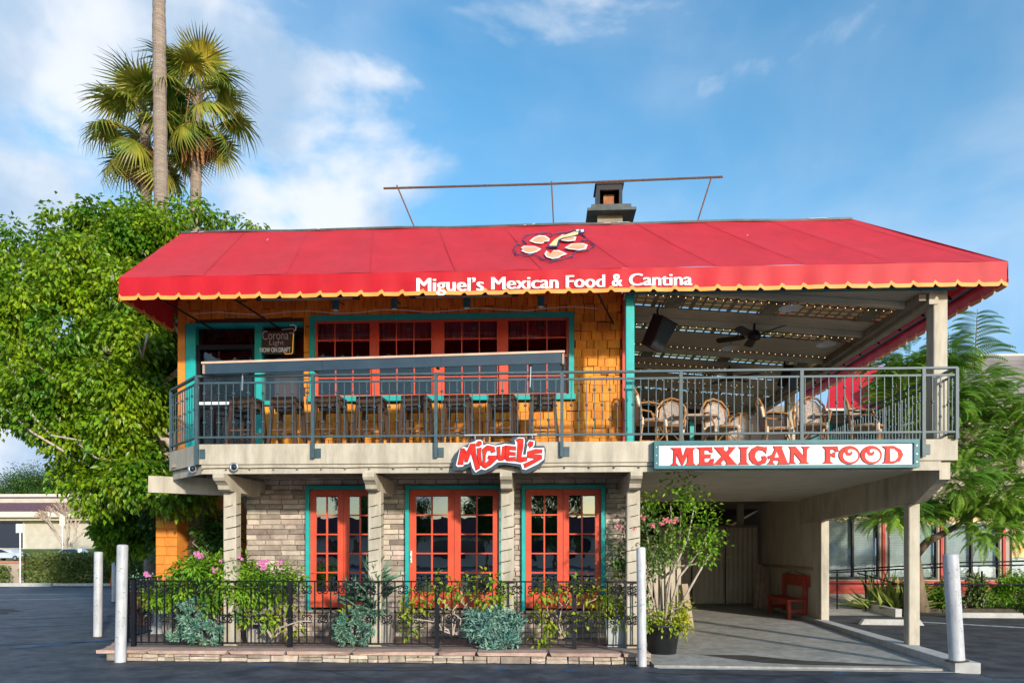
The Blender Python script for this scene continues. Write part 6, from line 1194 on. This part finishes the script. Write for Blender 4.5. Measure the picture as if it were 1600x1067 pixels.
MB().tube([(-21.66, 36, hz_+.82), (-21.66, 36, hz_+1.1), (-21.66, 36, hz_+1.38), (-21.66, 36, hz_+1.47)], [.15, .14, .19, .07], 12).build('shirt', 'cloth_white', pn, True)
m = MB(); m.tube([(-21.86, 36, hz_+1.38), (-21.93, 35.97, hz_+1.1), (-21.88, 35.8, hz_+.88)], [.05, .042, .03], 8); m.build('arm', 'skin', pn, True); m = MB(); m.tube([(-21.46, 36, hz_+1.38), (-21.40, 36.03, hz_+1.1), (-21.42, 35.9, hz_+.85)], [.05, .042, .03], 8); m.build('arm', 'skin', pn, True)
MB().lathe([(.045, 0), (.05, .08), (.085, .14), (.095, .21), (.08, .29), (.02, .32)], (-21.66, 36, hz_+1.43), 12).build('head', 'skin', pn, True); MB().lathe([(.10, .20), (.098, .28), (.06, .335), (.001, .345)], (-21.66, 36.02, hz_+1.43), 12, False).build('hair', 'hair', pn, True)
for o_ in pn.children: o_.matrix_parent_inverse = Matrix.Identity(4); o_.location = (21.66, -36, 0)
# bare tree and green trees on the far left
bt = thing('bare_tree', 'pale bare-branched tree with sparse pinkish leaves across the street', 'tree', (-67, 96, 1.2)); pts = []
def grow(p, d, ln, r, dep):
    q = p+d*ln; m = MB(); limb(m, p, q, r, r*.68, .8, 4)
    bt_m.add(m.v, m.f)
    if dep == 0: pts.append(q); return
    for k in range(R.choice((2, 3))): grow(q, (d+Vector((R.uniform(-.75, .75), R.uniform(-.5, .5), R.uniform(-.1, .45)))).normalized(), ln*R.uniform(.66, .86), r*.68, dep-1)
bt_m = MB(); 
for dx in (-.5, .1, .6): grow(Vector((-67, 96, 1.2)), Vector((dx, 0, 1)).normalized(), 2.3, .26, 4)
bt_m.build('branches', 'branch_pale', bt); bl_ = [(p.x, p.y, p.z, .5) for p in pts]; foliage('leaves', blob_leaves(bl_, 14, .14, .08, clump=.5, lpc=3), 'palm_dead', bt)
def gtree(name, c, h, r, lb, m='dark_leaf', per=70, ln=.2, sq=1.0, seed=0):
    t = thing(name, lb, 'tree', c); rr = random.Random(seed); b = []
    for k in range(26): a = rr.uniform(0, 2*PI); q = rr.uniform(0, 1)**.5; b.append((c[0]+math.cos(a)*q*r, c[1]+math.sin(a)*q*r, c[2]+h*(.45+.5*rr.random())*sq, r*rr.uniform(.22, .42)))
    foliage('crown', blob_leaves(b, per/(r*r)*6, ln, ln*.5, clump=.35*r/1.5, lpc=10), m, t); mm_ = MB(); limb(mm_, c, (c[0], c[1], c[2]+h*.7), .06*h/3, .03, .5, 5); mm_.build('trunk', 'bark', t)
gtree('street_tree', (-56, 96, 1.1), 9.0, 3.6, 'dark rounded tree in front of the purple roof, right of the shop windows', 'hedge_leaf', 90, .16, seed=3)
gtree('street_tree', (-16.8, 30, 0), 4.2, 1.5, 'mid green tree behind the left bollards', 'mid_leaf', 110, .14, seed=4); gtree('street_tree', (-14.6, 27, 0), 4.5, 1.5, 'mid green tree beside the orange pier', 'mid_leaf', 110, .14, seed=5)
gtree('young_tree', (-12.2, 20, 0), 3.3, .62, 'young yellow-green tree above the left bollards', 'shrub_leaf', 110, .20, seed=6); gtree('street_tree', (-34, 60, .5), 4.4, 2.0, 'pale grey-green bush tree behind the hedge', 'hedge_leaf', 90, .13, seed=8)
gtree('distant_tree', (-125, 170, 2.1), 22, 8, 'rounded dark tree on the skyline at the far left', 'dark_leaf', 120, .5, seed=9); gtree('distant_tree', (-98, 165, 2.1), 17, 7, 'low skyline tree right of the rounded one', 'dark_leaf', 90, .5, seed=10); gtree('distant_tree', (-142, 172, 2.1), 17, 8, 'skyline tree at the picture edge', 'dark_leaf', 90, .5, seed=12)
gtree('background_tree', (13, 32, 0), 6, 3, 'dark tree behind the neighbouring building', 'dark_leaf', 120, .3, seed=14); gtree('background_tree', (5.0, 29, 0), 6.5, 2.5, 'dark tree behind the carport and porch', 'dark_leaf', 120, .3, seed=15)
gtree('garden_tree', (-10, 19.5, 0), 4.0, 1.3, 'dark leafy tree behind the orange pier', 'dark_leaf', 140, .14, seed=21)
# across the lot behind the camera: seen only in the door glass
ob = thing('opposite_building', 'long low dark-roofed building across the lot, mirrored in the door glass', 'building', (0, -52, 0)); MB().box(-60, -60, 0, 60, -52, 3.4).build('wall', 'far_stucco', ob); MB().box(-61, -60.5, 3.4, 61, -51.2, 5.3).build('roof', 'far_roof', ob)
for i in range(18): MB().box(-55+i*6.2, -51.98, .9, -51.5+i*6.2, -51.9, 2.8).build('window', 'far_glass', ob)
gtree('lot_tree', (-2.9, -12, 0), 5.2, 1.15, 'small leafy tree in the lot, mirrored in the wide red door', 'dark_leaf', 110, .12, seed=31); gtree('lot_tree', (.3, -13, 0), 5.4, 1.5, 'leafy tree in the lot, mirrored in the right red door', 'dark_leaf', 110, .12, seed=32)
gtree('lot_tree', (-8.5, -16, 0), 5.2, 1.3, 'leafy tree in the lot, mirrored in the left red door', 'dark_leaf', 110, .12, seed=33)
